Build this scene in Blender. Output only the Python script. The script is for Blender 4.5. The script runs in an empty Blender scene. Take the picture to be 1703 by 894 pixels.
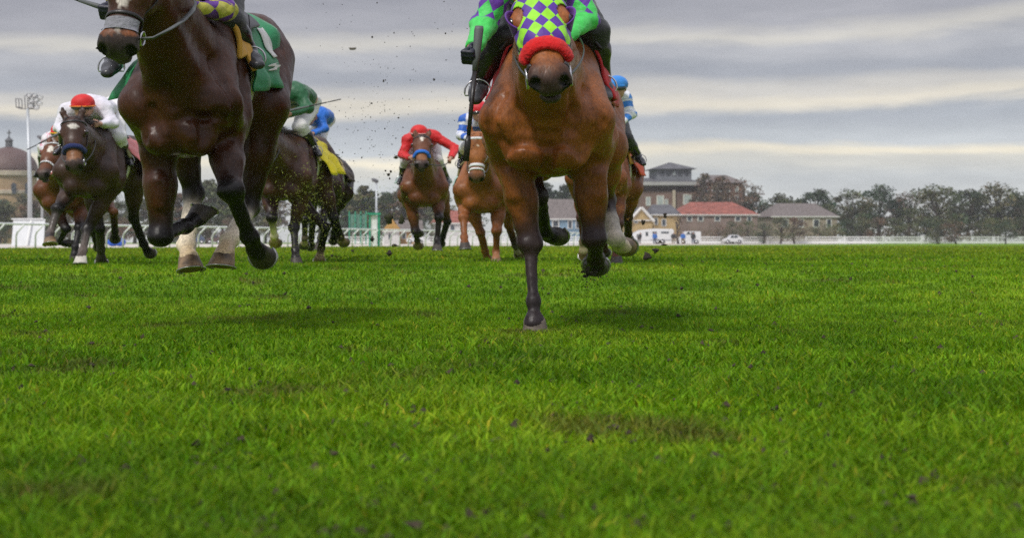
import bpy, math, random
import numpy as np
random.seed(7); RNG = np.random.default_rng(11)
sc = bpy.context.scene
R = math.radians
# ---------------------------------------------------------------- camera
FPX = 2600.0            # focal length in pixels of a 1703 px wide frame
CX, CY, CZ = 600.0, 403.0, 0.257
WID = 1.30              # the photograph shows everything this much broader than tall
FWD = 1703.0
cam = bpy.data.cameras.new('camera'); camo = bpy.data.objects.new('camera', cam)
sc.collection.objects.link(camo); sc.camera = camo
camo.location = (0, 0, CZ); camo.rotation_euler = (R(90), 0, 0)
cam.sensor_width = 36.0; cam.lens = 36.0 * FPX / FWD
cam.shift_x = (FWD / 2 - CX) / FWD; cam.shift_y = (CY - 447.0) / FWD
cam.clip_start = 0.05; cam.clip_end = 4000
cam.dof.use_dof = True; cam.dof.focus_distance = 8.8; cam.dof.aperture_fstop = 4.6
sc.view_settings.view_transform = 'Standard'; sc.view_settings.look = 'None'
sc.view_settings.gamma = 1; sc.view_settings.use_curve_mapping = False
sc.view_settings.exposure = 0.62
sc.cycles.use_denoising = False
# ---------------------------------------------------------------- world: overcast sky
SUN_EL, SUN_AZ = R(50), R(215)      # azimuth from +Y, clockwise: behind the camera, a little left
w = bpy.data.worlds.new('World'); sc.world = w; w.use_nodes = True
nt = w.node_tree; N = nt.nodes; LK = nt.links; N.clear()
def nd(tree, t, **kw):
    n = tree.nodes.new(t)
    for k, v in kw.items(): setattr(n, k, v)
    return n
def math_n(tree, op, a, b=None, c=None):
    n = tree.nodes.new('ShaderNodeMath'); n.operation = op
    for i, v in enumerate((a, b, c)):
        if v is None: continue
        if isinstance(v, (int, float)): n.inputs[i].default_value = v
        else: tree.links.new(v, n.inputs[i])
    return n.outputs[0]
def ramp(tree, fac, stops, interp='EASE'):
    n = tree.nodes.new('ShaderNodeValToRGB'); n.color_ramp.interpolation = interp
    el = n.color_ramp.elements
    while len(el) < len(stops): el.new(0.5)
    for e, (p, c) in zip(el, stops):
        e.position = p; e.color = (*c, 1) if len(c) == 3 else c
    tree.links.new(fac, n.inputs[0]); return n.outputs[0]
def lin(r, g, b):
    f = lambda v: (v / 255 / 12.92) if v / 255 < .04045 else ((v / 255 + .055) / 1.055) ** 2.4
    return (f(r), f(g), f(b))
tc = nd(nt, 'ShaderNodeTexCoord')
sx = nd(nt, 'ShaderNodeSeparateXYZ'); LK.new(tc.outputs['Generated'], sx.inputs[0])
hor = math_n(nt, 'SQRT', math_n(nt, 'ADD', math_n(nt, 'MULTIPLY', sx.outputs[0], sx.outputs[0]), math_n(nt, 'MULTIPLY', sx.outputs[1], sx.outputs[1])))
el = math_n(nt, 'ARCTAN2', sx.outputs[2], hor)
az = math_n(nt, 'ARCTAN2', sx.outputs[0], sx.outputs[1])
cv = nd(nt, 'ShaderNodeCombineXYZ'); LK.new(math_n(nt, 'MULTIPLY', az, 5.0), cv.inputs[0]); LK.new(math_n(nt, 'MULTIPLY', el, 26.0), cv.inputs[1])
cn = nd(nt, 'ShaderNodeTexNoise'); cn.inputs['Scale'].default_value = 1.0; cn.inputs['Detail'].default_value = 6; cn.inputs['Roughness'].default_value = .58; cn.inputs['Distortion'].default_value = .35
LK.new(cv.outputs[0], cn.inputs['Vector'])
cv2 = nd(nt, 'ShaderNodeCombineXYZ'); LK.new(math_n(nt, 'MULTIPLY', az, 20.0), cv2.inputs[0]); LK.new(math_n(nt, 'MULTIPLY', el, 90.0), cv2.inputs[1]); cv2.inputs[2].default_value = 3.7
cn2 = nd(nt, 'ShaderNodeTexNoise'); cn2.inputs['Scale'].default_value = 1.0; cn2.inputs['Detail'].default_value = 4; LK.new(cv2.outputs[0], cn2.inputs['Vector'])
wob = math_n(nt, 'MULTIPLY', math_n(nt, 'SUBTRACT', cn.outputs[0], .5), .034)
el2 = math_n(nt, 'ADD', math_n(nt, 'ADD', el, wob), math_n(nt, 'MULTIPLY', az, -.012))
EMAX = .17
base = ramp(nt, math_n(nt, 'DIVIDE', el2, EMAX), [
    (0.00, lin(190, 192, 194)), (.20, lin(186, 190, 194)), (.27, lin(200, 199, 194)), (.305, lin(226, 218, 200)), (.345, lin(182, 187, 194)),
    (.44, lin(160, 165, 175)), (.50, lin(212, 205, 192)), (.545, lin(190, 187, 184)), (.61, lin(150, 153, 163)), (.70, lin(164, 165, 172)),
    (.745, lin(188, 185, 181)), (.80, lin(156, 156, 164)), (.90, lin(146, 146, 155)), (1.0, lin(152, 152, 160))])
fl = ramp(nt, cn2.outputs[0], [(.30, (.94, .943, .95)), (.70, (1.05, 1.05, 1.045))])
fl2 = ramp(nt, cn.outputs[0], [(.30, (.88, .882, .89)), (.70, (1.10, 1.095, 1.08))])
def mixc(tree, a, b, fac, mode='MIX'):
    n = tree.nodes.new('ShaderNodeMix'); n.data_type = 'RGBA'; n.blend_type = mode
    if isinstance(fac, (int, float)): n.inputs[0].default_value = fac
    else: tree.links.new(fac, n.inputs[0])
    for i, v in ((6, a), (7, b)):
        if isinstance(v, (tuple, list)): n.inputs[i].default_value = (*v, 1) if len(v) == 3 else v
        else: tree.links.new(v, n.inputs[i])
    return n.outputs[2]
cl = mixc(nt, mixc(nt, base, fl, 1.0, 'MULTIPLY'), fl2, 1.0, 'MULTIPLY')
zen = ramp(nt, math_n(nt, 'DIVIDE', el, 1.5708), [(0.0, (.84, .835, .82)), (.11, (.82, .815, .80)), (.45, (1.6, 1.6, 1.62)), (1.0, (2.2, 2.2, 2.22))], 'LINEAR')
cl = mixc(nt, cl, zen, 1.0, 'MULTIPLY')
sky = nd(nt, 'ShaderNodeTexSky', sky_type='NISHITA', sun_disc=False, sun_elevation=SUN_EL, sun_rotation=SUN_AZ)
b1 = nd(nt, 'ShaderNodeBackground'); b1.inputs[1].default_value = .08; LK.new(sky.outputs[0], b1.inputs[0])
b2 = nd(nt, 'ShaderNodeBackground'); b2.inputs[1].default_value = 1.0; LK.new(cl, b2.inputs[0])
mx = nd(nt, 'ShaderNodeMixShader'); mx.inputs[0].default_value = .94; LK.new(b1.outputs[0], mx.inputs[1]); LK.new(b2.outputs[0], mx.inputs[2])
wo = nd(nt, 'ShaderNodeOutputWorld'); LK.new(mx.outputs[0], wo.inputs[0])
sd = bpy.data.lights.new('sun', 'SUN'); sd.energy = 1.5; sd.angle = R(10); sd.color = (1, .96, .9)
so = bpy.data.objects.new('sun', sd); sc.collection.objects.link(so)
so.rotation_euler = (R(90) - SUN_EL, 0, -SUN_AZ + R(180)); so.location = (0, 0, 50)

# ---------------------------------------------------------------- helpers
def V(*a): return np.array(a, float)
def P(px, py, d):      # a pixel and a distance become a point (before broadening)
    return V((px - CX) * d / (FPX * WID), d, CZ - (py - CY) * d / FPX)
def gz(y):             # the turf dips gently in front of the camera
    t = np.clip((np.asarray(y, float) - 10.0) / 6.5, 0, 1); t = t * t * (3 - 2 * t)
    return -.235 * (1 - t)
def unit(v):
    v = np.asarray(v, float); n = np.linalg.norm(v); return v / n if n > 1e-9 else v
def smooth(o):
    o.data.shade_smooth(); return o
def tag(o, label=None, cat=None, group=None, kind=None):
    if label: o['label'] = label
    if cat: o['category'] = cat
    if group: o['group'] = group
    if kind: o['kind'] = kind
    return o
def empty(name, p, label, cat, group=None):
    o = bpy.data.objects.new(name, None); sc.collection.objects.link(o)
    o.location = (p[0] * WID, p[1], p[2]); o.empty_display_size = .1
    return tag(o, label, cat, group)
def mk(name, vs, fs, mat, root=None, sm=True, attrs=None, solid=0, origin=None):
    """one mesh object; points come in before broadening; local to its root"""
    vs = np.asarray(vs, float).reshape(-1, 3) * V(WID, 1, 1)
    if root is not None:
        r = root
        off = V(0, 0, 0)
        while r is not None:
            off = off + V(*r.location); r = r.parent
    elif origin is not None: off = V(origin[0] * WID, origin[1], origin[2])
    else: off = V(0, 0, 0)
    me = bpy.data.meshes.new(name)
    if isinstance(fs, np.ndarray):
        nv, nf, k = len(vs), len(fs), fs.shape[1]
        me.vertices.add(nv); me.vertices.foreach_set('co', (vs - off).astype(np.float32).ravel())
        me.loops.add(nf * k); me.polygons.add(nf)
        me.loops.foreach_set('vertex_index', fs.astype(np.int32).ravel())
        me.polygons.foreach_set('loop_start', np.arange(0, nf * k, k, dtype=np.int32))
        me.update(calc_edges=True)
    else:
        me.from_pydata([tuple(v) for v in vs - off], [], fs); me.update()
    if attrs:
        for an, (ty, arr) in attrs.items():
            a = me.attributes.new(an, ty, 'POINT'); arr = np.asarray(arr, np.float32)
            if ty == 'FLOAT_COLOR':
                if arr.shape[1] == 3: arr = np.c_[arr, np.ones(len(arr), np.float32)]
                a.data.foreach_set('color', arr.ravel())
            elif ty == 'FLOAT_VECTOR': a.data.foreach_set('vector', arr.ravel())
            else: a.data.foreach_set('value', arr.ravel())
    if mat is not None: me.materials.append(mat)
    o = bpy.data.objects.new(name, me); sc.collection.objects.link(o)
    if root is not None: o.parent = root
    else: o.location = tuple(off)
    if sm: me.shade_smooth()
    if solid:
        m = o.modifiers.new('thick', 'SOLIDIFY'); m.thickness = solid; m.offset = 0
    return o
class MB:                       # collects boxes, bars and tubes for ONE mesh
    def __init__(s): s.v = []; s.f = []
    def add(s, vs, fs):
        o = len(s.v); s.v += [tuple(map(float, v)) for v in vs]; s.f += [tuple(i + o for i in f) for f in fs]; return s
    def box(s, lo, hi):
        x0, y0, z0 = lo; x1, y1, z1 = hi
        return s.add([(x0, y0, z0), (x1, y0, z0), (x1, y1, z0), (x0, y1, z0), (x0, y0, z1), (x1, y0, z1), (x1, y1, z1), (x0, y1, z1)],
                     [(0, 3, 2, 1), (4, 5, 6, 7), (0, 1, 5, 4), (1, 2, 6, 5), (2, 3, 7, 6), (3, 0, 4, 7)])
    def tube(s, pts, r, seg=8, flat=1.0, up=None, close=False):
        pts = [np.asarray(p, float) for p in pts]; n = len(pts)
        rr = r if hasattr(r, '__len__') else [r] * n
        vs = []; prev = None
        for i, p in enumerate(pts):
            if close: t = unit(pts[(i + 1) % n] - pts[i - 1])
            else: t = unit(pts[min(i + 1, n - 1)] - pts[max(i - 1, 0)])
            a = up[i] if (up is not None and hasattr(up[0], '__len__')) else (up if up is not None else (prev if prev is not None else (V(0, 0, 1) if abs(t[2]) < .9 else V(0, 1, 0))))
            a = unit(np.asarray(a, float) - t * np.dot(a, t)); b = np.cross(t, a); prev = a
            for k in range(seg):
                th = 2 * math.pi * k / seg
                vs.append(p + rr[i] * (flat * math.cos(th) * a + math.sin(th) * b))
        fs = []
        for i in range(n if close else n - 1):
            for k in range(seg):
                k2 = (k + 1) % seg; j = (i + 1) % n
                fs.append((i * seg + k, i * seg + k2, j * seg + k2, j * seg + k))
        if not close: fs += [tuple(range(seg))[::-1], tuple((n - 1) * seg + k for k in range(seg))]
        return s.add(vs, fs)
    def build(s, name, mat, root=None, sm=False, origin=None):
        return mk(name, s.v, s.f, mat, root, sm, origin=origin)
# ---------------------------------------------------------------- materials
def mat(name, col, rough=.6, var=.15, scale=6., bump=0., bscale=40., metal=0., spec=.5, coords='Object', sheen=0., tint=None, coat=0., dist=.01):
    m = bpy.data.materials.new(name); m.use_nodes = True; t = m.node_tree; p = t.nodes['Principled BSDF']
    tcn = nd(t, 'ShaderNodeTexCoord'); no = nd(t, 'ShaderNodeTexNoise'); no.inputs['Scale'].default_value = scale; no.inputs['Detail'].default_value = 5
    t.links.new(tcn.outputs[coords], no.inputs['Vector'])
    c2 = tint if tint else tuple(min(1, c * (1 + var)) for c in col)
    rc = ramp(t, no.outputs[0], [(.3, tuple(c * (1 - var) for c in col)), (.7, c2)], 'LINEAR')
    t.links.new(rc, p.inputs['Base Color'])
    p.inputs['Roughness'].default_value = rough; p.inputs['Metallic'].default_value = metal; p.inputs['Specular IOR Level'].default_value = spec
    if sheen: p.inputs['Sheen Weight'].default_value = sheen
    if coat: p.inputs['Coat Weight'].default_value = coat; p.inputs['Coat Roughness'].default_value = .15
    if bump:
        n2 = nd(t, 'ShaderNodeTexNoise'); n2.inputs['Scale'].default_value = bscale; n2.inputs['Detail'].default_value = 4
        t.links.new(tcn.outputs[coords], n2.inputs['Vector'])
        bm = nd(t, 'ShaderNodeBump'); bm.inputs['Strength'].default_value = bump; bm.inputs['Distance'].default_value = dist
        t.links.new(n2.outputs[0], bm.inputs['Height']); t.links.new(bm.outputs[0], p.inputs['Normal'])
    return m
def coat_mat(name, rough=.43, spec=.32, attr='Col'):
    """short horse hair: colour comes from the coat's own markings"""
    m = bpy.data.materials.new(name); m.use_nodes = True; t = m.node_tree; p = t.nodes['Principled BSDF']
    at = nd(t, 'ShaderNodeAttribute'); at.attribute_name = attr
    tcn = nd(t, 'ShaderNodeTexCoord')
    def noise(sca, det=4, str_=(1, 1, 1)):
        mp = nd(t, 'ShaderNodeMapping'); mp.inputs['Scale'].default_value = str_
        t.links.new(tcn.outputs['Object'], mp.inputs[0])
        n = nd(t, 'ShaderNodeTexNoise'); n.inputs['Scale'].default_value = sca; n.inputs['Detail'].default_value = det
        t.links.new(mp.outputs[0], n.inputs['Vector']); return n.outputs[0]
    n1 = noise(5, 4); n2 = noise(90, 3, (1, 1, .35)); n3 = noise(16, 5, (1, 1, .5))
    c = mixc(t, at.outputs['Color'], ramp(t, n1, [(.3, (.68, .65, .62)), (.7, (1.32, 1.28, 1.24))], 'LINEAR'), 1, 'MULTIPLY')
    c = mixc(t, c, ramp(t, n2, [(.3, (.72, .72, .72)), (.7, (1.28, 1.27, 1.25))], 'LINEAR'), 1, 'MULTIPLY')
    vo = nd(t, 'ShaderNodeTexVoronoi'); vo.inputs['Scale'].default_value = 42; vo.inputs['Randomness'].default_value = 1; t.links.new(tcn.outputs['Object'], vo.inputs['Vector'])
    spot = math_n(t, 'MULTIPLY', ramp(t, vo.outputs['Distance'], [(.10, (1, 1, 1)), (.17, (0, 0, 0))], 'LINEAR'), ramp(t, noise(2.6, 2), [(.50, (0, 0, 0)), (.60, (1, 1, 1))], 'LINEAR'))
    c = mixc(t, c, (.075, .055, .032), math_n(t, 'MULTIPLY', spot, .7))      # flecks of mud
    t.links.new(c, p.inputs['Base Color'])
    t.links.new(ramp(t, n3, [(.3, (rough - .12,) * 3), (.7, (rough + .16,) * 3)], 'LINEAR'), p.inputs['Roughness'])
    p.inputs['Specular IOR Level'].default_value = spec
    bm = nd(t, 'ShaderNodeBump'); bm.inputs['Strength'].default_value = .45; bm.inputs['Distance'].default_value = .012
    t.links.new(math_n(t, 'ADD', math_n(t, 'MULTIPLY', n3, 1.0), math_n(t, 'MULTIPLY', n2, .25)), bm.inputs['Height'])
    t.links.new(bm.outputs[0], p.inputs['Normal'])
    return m
def pattern_mat(name, kind, c1, c2, su, sv, rough=.55, bump=.5, upper=False):
    """silks: diamonds, bands or checks laid out in the cloth's own coordinates (attribute pc)"""
    m = bpy.data.materials.new(name); m.use_nodes = True; t = m.node_tree; p = t.nodes['Principled BSDF']
    at = nd(t, 'ShaderNodeAttribute'); at.attribute_name = 'pc'
    s = nd(t, 'ShaderNodeSeparateXYZ'); t.links.new(at.outputs['Vector'], s.inputs[0])
    u = math_n(t, 'DIVIDE', s.outputs[0], su); v = math_n(t, 'DIVIDE', s.outputs[1], sv)
    fr = lambda x: math_n(t, 'FLOORED_MODULO', x, 2.0)
    if kind == 'diamond':
        a = math_n(t, 'FLOOR', math_n(t, 'ADD', u, v)); b = math_n(t, 'FLOOR', math_n(t, 'SUBTRACT', u, v))
        k = fr(math_n(t, 'ADD', a, b))
    elif kind == 'check':
        k = fr(math_n(t, 'ADD', math_n(t, 'FLOOR', u), math_n(t, 'FLOOR', v)))
    else:
        k = math_n(t, 'FLOOR', fr(v))
    if upper: k = math_n(t, 'MULTIPLY', k, math_n(t, 'LESS_THAN', s.outputs[2], .5))
    tcn = nd(t, 'ShaderNodeTexCoord'); no = nd(t, 'ShaderNodeTexNoise'); no.inputs['Scale'].default_value = 22; no.inputs['Detail'].default_value = 5
    t.links.new(tcn.outputs['Object'], no.inputs['Vector'])
    c = mixc(t, c1, c2, k)
    c = mixc(t, c, ramp(t, no.outputs[0], [(.3, (.82,) * 3), (.7, (1.12,) * 3)], 'LINEAR'), 1, 'MULTIPLY')
    t.links.new(c, p.inputs['Base Color']); p.inputs['Roughness'].default_value = rough; p.inputs['Sheen Weight'].default_value = .15
    bm = nd(t, 'ShaderNodeBump'); bm.inputs['Strength'].default_value = bump; bm.inputs['Distance'].default_value = .015
    n4 = nd(t, 'ShaderNodeTexNoise'); n4.inputs['Scale'].default_value = 14; n4.inputs['Detail'].default_value = 4; n4.inputs['Distortion'].default_value = 1.2
    t.links.new(tcn.outputs['Object'], n4.inputs['Vector']); t.links.new(n4.outputs[0], bm.inputs['Height']); t.links.new(bm.outputs[0], p.inputs['Normal'])
    return m
def cloth(name, col, **k):
    a = dict(rough=.62, var=.12, scale=18, bump=.6, bscale=14, sheen=.15, dist=.015); a.update(k)
    return mat(name, col, **a)
LEATHER = mat('black leather', (.018, .016, .016), rough=.38, bump=.3, bscale=120, dist=.003)
RUBBER = mat('grey rubber grip', (.10, .11, .11), rough=.55, bump=.4, bscale=200, dist=.003)
BOOT = mat('polished boot leather', (.014, .013, .015), rough=.2, var=.3, bump=.35, bscale=22, coat=.5, dist=.01)
STEEL = mat('steel', (.55, .55, .56), rough=.28, metal=1, var=.1)
HOOF = mat('hoof horn', (.048, .038, .030), rough=.55, var=.45, scale=25, bump=.4, bscale=60, dist=.004)
HOOFP = mat('pale hoof horn', (.20, .13, .07), rough=.5, var=.75, scale=13, bump=.4, bscale=60, dist=.004)
PLATE = mat('racing plate', (.42, .42, .40), rough=.35, metal=.8, var=.3, scale=40)
EYE = mat('horse eye', (.012, .007, .005), rough=.06, var=.1, coat=1)
HAIR = mat('black horse hair', (.018, .014, .012), rough=.5, var=.4, scale=30)
HAIRC = mat('chestnut horse hair', (.17, .065, .025), rough=.5, var=.4, scale=30)
WHITE = mat('white paint', (.78, .79, .78), rough=.4, var=.06, scale=3)
SKIN = mat('skin', (.50, .27, .19), rough=.5, var=.1, scale=20)
# ---------------------------------------------------------------- bodies grown from blended volumes
class Sdf:
    def __init__(s): s.p = []
    def cap(s, a, b, ra, rb=None, k=.03, lat=None, f=1., c=None, c2=None, t='', sub=False):
        rb = ra if rb is None else rb; a = np.asarray(a, float); b = np.asarray(b, float)
        m = max(ra, rb) * max(1, f)
        s.p.append(dict(ty=0, a=a, b=b, ra=ra, rb=rb, k=k, lat=None if lat is None else unit(lat), f=f, c=c, c2=c2 if c2 is not None else c, t=t, sub=sub,
                        lo=np.minimum(a, b) - m, hi=np.maximum(a, b) + m)); return s
    def ell(s, c0, r, Rm=None, k=.03, c=None, t='', sub=False):
        r = np.asarray(r, float); Rm = np.eye(3) if Rm is None else np.asarray(Rm, float)   # rows: axes
        ext = np.sqrt(((Rm * r[:, None]) ** 2).sum(0)); c0 = np.asarray(c0, float)
        s.p.append(dict(ty=1, a=c0, r=r, R=Rm, k=k, c=c, c2=c, t=t, sub=sub, lo=c0 - ext, hi=c0 + ext)); return s
    @staticmethod
    def d(p, q):
        if p['ty'] == 0:
            x = q - p['a']; ab = p['b'] - p['a']
            if p['lat'] is not None:
                g = 1 / p['f'] - 1
                x = x + p['lat'] * (x @ p['lat'])[..., None] * g; ab = ab + p['lat'] * (ab @ p['lat']) * g
            L2 = float(ab @ ab) + 1e-12
            t = np.clip((x @ ab) / L2, 0, 1)
            y = x - t[..., None] * ab
            return np.sqrt((y * y).sum(-1)) - (p['ra'] + (p['rb'] - p['ra']) * t), t
        x = (q - p['a']) @ p['R'].T
        u = x / p['r']; k0 = np.sqrt((u * u).sum(-1)); k1 = np.sqrt(((u / p['r']) ** 2).sum(-1)) + 1e-9
        return k0 * (k0 - 1) / k1, np.zeros(k0.shape)
    def ev(s, q, tags=None):
        q = np.asarray(q, float); D = np.full(q.shape[:-1], .5)
        for p in s.p:
            if tags and p['t'] not in tags: continue
            d, _ = s.d(p, q); D = s.comb(D, d, p)
        return D
    @staticmethod
    def comb(D, d, p):
        k = p['k']
        if p['sub']:
            e = -d; h = np.maximum(k - np.abs(D - e), 0) / k; return np.maximum(D, e) + h * h * k * .25
        h = np.maximum(k - np.abs(D - d), 0) / k; return np.minimum(D, d) - h * h * k * .25
    def mesh(s, h, tags=None, inflate=0.):
        P_ = [p for p in s.p if not tags or p['t'] in tags]
        lo = np.min([p['lo'] for p in P_ if not p['sub']], 0) - 4 * h - inflate; hi = np.max([p['hi'] for p in P_ if not p['sub']], 0) + 4 * h + inflate
        n = np.ceil((hi - lo) / h).astype(int) + 1
        D = np.full(n, .5, np.float32)
        ax = [lo[i] + h * np.arange(n[i]) for i in range(3)]
        for p in P_:
            m = p['k'] + 3 * h + .02 + inflate
            i0 = np.maximum(np.floor((p['lo'] - m - lo) / h).astype(int), 0); i1 = np.minimum(np.ceil((p['hi'] + m - lo) / h).astype(int) + 1, n)
            if (i1 <= i0).any(): continue
            sl = tuple(slice(i0[i], i1[i]) for i in range(3))
            g = np.stack(np.meshgrid(*[ax[i][sl[i]] for i in range(3)], indexing='ij'), -1)
            d, _ = s.d(p, g); D[sl] = s.comb(D[sl], d, p)
        D -= inflate
        return nets(D, lo, h)
    def colour(s, v, default, sig=.014, tags=None):
        num = np.zeros((len(v), 3)); den = np.zeros(len(v)) + 1e-12
        ds = []
        P_ = [p for p in s.p if not p['sub'] and (not tags or p['t'] in tags)]
        for p in P_:
            d, t = s.d(p, v); ds.append((d, t))
        mn = np.min([d for d, _ in ds], 0)
        for p, (d, t) in zip(P_, ds):
            w_ = np.exp(-np.clip(d - mn, 0, .3) / sig)
            c1 = np.array(p['c'] if p['c'] is not None else default); c2 = np.array(p['c2'] if p['c2'] is not None else default)
            num += w_[:, None] * (c1 + (c2 - c1) * t[:, None]); den += w_
        return num / den[:, None]
def nets(D, lo, h):
    S = D < 0
    c = [S[i:S.shape[0] - 1 + i, j:S.shape[1] - 1 + j, k:S.shape[2] - 1 + k] for i in (0, 1) for j in (0, 1) for k in (0, 1)]
    al = c[0].copy(); an = c[0].copy()
    for x in c[1:]: al &= x; an |= x
    act = an & ~al
    I = np.argwhere(act); idx = np.full(act.shape, -1, np.int64); idx[tuple(I.T)] = np.arange(len(I))
    acc = np.zeros((len(I), 3)); cnt = np.zeros(len(I))
    cor = [(i, j, k) for i in (0, 1) for j in (0, 1) for k in (0, 1)]
    for a in cor:
        for axn in range(3):
            if a[axn]: continue
            b = list(a); b[axn] = 1
            da = D[tuple((I + a).T)]; db = D[tuple((I + b).T)]
            m = (da < 0) != (db < 0); t = np.where(m, da / np.where(m, da - db, 1), 0)
            pos = np.array(a, float)[None] + np.zeros((len(I), 3)); pos[:, axn] += t
            acc += pos * m[:, None]; cnt += m
    v = lo + h * (I + acc / cnt[:, None])
    qs = []
    for axn in range(3):
        u, w_ = [(1, 2), (2, 0), (0, 1)][axn]
        s0 = [slice(None)] * 3; s1 = [slice(None)] * 3; s0[axn] = slice(0, -1); s1[axn] = slice(1, None)
        ch = S[tuple(s0)] != S[tuple(s1)]
        E = np.argwhere(ch); E = E[(E[:, u] > 0) & (E[:, w_] > 0)]
        E = E[(E[:, u] < D.shape[u] - 1) & (E[:, w_] < D.shape[w_] - 1)]
        eu = np.zeros(3, int); eu[u] = 1; ew = np.zeros(3, int); ew[w_] = 1
        q = np.stack([idx[tuple((E - eu - ew).T)], idx[tuple((E - ew).T)], idx[tuple(E.T)], idx[tuple((E - eu).T)]], 1)
        ins = S[tuple(E.T)]
        q[~ins] = q[~ins][:, ::-1]
        qs.append(q)
    Q = np.concatenate(qs); Q = Q[(Q >= 0).all(1)]
    # light smoothing
    for lam in (.5, -.35, .4):
        s_ = np.zeros_like(v); n_ = np.zeros(len(v))
        for i in range(4):
            a, b = Q[:, i], Q[:, (i + 1) % 4]
            for x, y in ((a, b), (b, a)):
                s_ += np.stack([np.bincount(x, v[y][:, c_], len(v)) for c_ in range(3)], 1); n_ += np.bincount(x, minlength=len(v))
        n_ = np.maximum(n_, 1); v = v + lam * (s_ / n_[:, None] - v)
    return v, Q
def march(sdf, c, d, tags, rmax=.6, n=80):
    """distance from c along d at which a ray leaves the body for good (rows of points)"""
    c = np.atleast_2d(c); d = np.atleast_2d(d)
    ts = np.linspace(0, rmax, n)
    q = c[:, None, :] + d[:, None, :] * ts[None, :, None]
    D = sdf.ev(q, tags); ins = D < 0
    last = n - 1 - np.argmax(ins[:, ::-1], 1); last = np.where(ins.any(1), last, 0)
    i1 = np.minimum(last + 1, n - 1); r = np.arange(len(c))
    a = D[r, last]; b = D[r, i1]; t = np.where((b - a) > 1e-9, -a / np.where((b - a) > 1e-9, b - a, 1), 0)
    return ts[last] + np.clip(t, 0, 1) * (ts[i1] - ts[last])
def solve(parent, px, py, L, s):
    """point on the sight line of a joint that lies one bone length from its parent"""
    r = P(px, py, 1.0) - V(0, 0, CZ); q = parent - V(0, 0, CZ)
    a = r @ r; b = -2 * (r @ q); c = q @ q - L * L; disc = b * b - 4 * a * c
    d = -b / (2 * a) if disc < 0 else (-b + s * math.sqrt(disc)) / (2 * a)
    return P(px, py, d)
# ---------------------------------------------------------------- ground
def grass_mat(name, blade=False):
    m = bpy.data.materials.new(name); m.use_nodes = True; t = m.node_tree; p = t.nodes['Principled BSDF']
    tcn = nd(t, 'ShaderNodeTexCoord')
    def noise(s, d=4):
        n = nd(t, 'ShaderNodeTexNoise'); n.inputs['Scale'].default_value = s; n.inputs['Detail'].default_value = d; t.links.new(tcn.outputs['Object'], n.inputs['Vector']); return n.outputs[0]
    a = ramp(t, noise(.35), [(.32, (.112, .235, .007)), (.5, (.160, .300, .010)), (.68, (.225, .350, .018))], 'LINEAR')
    mp = nd(t, 'ShaderNodeMapping'); mp.inputs['Scale'].default_value = (.10, .42, 1); t.links.new(tcn.outputs['Object'], mp.inputs[0]); nb = nd(t, 'ShaderNodeTexNoise'); nb.inputs['Scale'].default_value = 1.; nb.inputs['Detail'].default_value = 2; t.links.new(mp.outputs[0], nb.inputs['Vector'])
    a = mixc(t, a, ramp(t, nb.outputs[0], [(.38, (.84, .90, .9)), (.62, (1.12, 1.08, 1.05))], 'LINEAR'), 1, 'MULTIPLY')
    c = mixc(t, a, ramp(t, noise(2.2), [(.3, (.68, .74, .7)), (.7, (1.25, 1.18, 1.2))], 'LINEAR'), 1, 'MULTIPLY')
    c = mixc(t, c, ramp(t, noise(26, 5), [(.3, (.55, .6, .5)), (.7, (1.3, 1.25, 1.2))], 'LINEAR'), 1, 'MULTIPLY')
    dv = ramp(t, noise(1.35, 3), [(.60, (0, 0, 0)), (.67, (1, 1, 1))], 'LINEAR')
    c = mixc(t, c, (.11, .085, .035), math_n(t, 'MULTIPLY', dv, .55))
    if blade:
        at = nd(t, 'ShaderNodeAttribute'); at.attribute_name = 'Col'; c = mixc(t, c, at.outputs['Color'], 1, 'MULTIPLY')
        p.inputs['Roughness'].default_value = .6; p.inputs['Specular IOR Level'].default_value = .12
        tr = nd(t, 'ShaderNodeBsdfTranslucent'); t.links.new(mixc(t, c, (1.1, 1.25, .7), 1, 'MULTIPLY'), tr.inputs[0])
        mxs = nd(t, 'ShaderNodeMixShader'); mxs.inputs[0].default_value = .35
        t.links.new(p.outputs[0], mxs.inputs[1]); t.links.new(tr.outputs[0], mxs.inputs[2]); t.links.new(mxs.outputs[0], t.nodes['Material Output'].inputs[0])
    else:
        p.inputs['Roughness'].default_value = .9; p.inputs['Specular IOR Level'].default_value = .1
        bm = nd(t, 'ShaderNodeBump'); bm.inputs['Strength'].default_value = .8; bm.inputs['Distance'].default_value = .04
        t.links.new(noise(30, 6), bm.inputs['Height']); t.links.new(bm.outputs[0], p.inputs['Normal'])
    t.links.new(c, p.inputs['Base Color']); return m
ys = np.concatenate([np.linspace(-4, 20, 97), [30, 60, 120, 400, 2500]]); xs = np.array([-1800, -100, -20, -5, 0, 5, 20, 100, 1800.])
n_ = len(xs)
tag(mk('turf', [(x, y, float(gz(y))) for y in ys for x in xs], np.array([(i * n_ + j, i * n_ + j + 1, (i + 1) * n_ + j + 1, (i + 1) * n_ + j) for i in range(len(ys) - 1) for j in range(n_ - 1)]), grass_mat('turf')), kind='structure')
railx = lambda d: .41 * (d - 96.0)
SAND = mat('pale sand track', (.60, .55, .49), rough=.9, var=.12, scale=.6, bump=.4, bscale=8)
tag(mk('dirt_track', [(railx(30) , 30.3, .006), (railx(262), 262.3, .006), (-900, 262, .006), (-900, 30.3, .006)], [(0, 1, 2, 3)], SAND), kind='structure')
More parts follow.
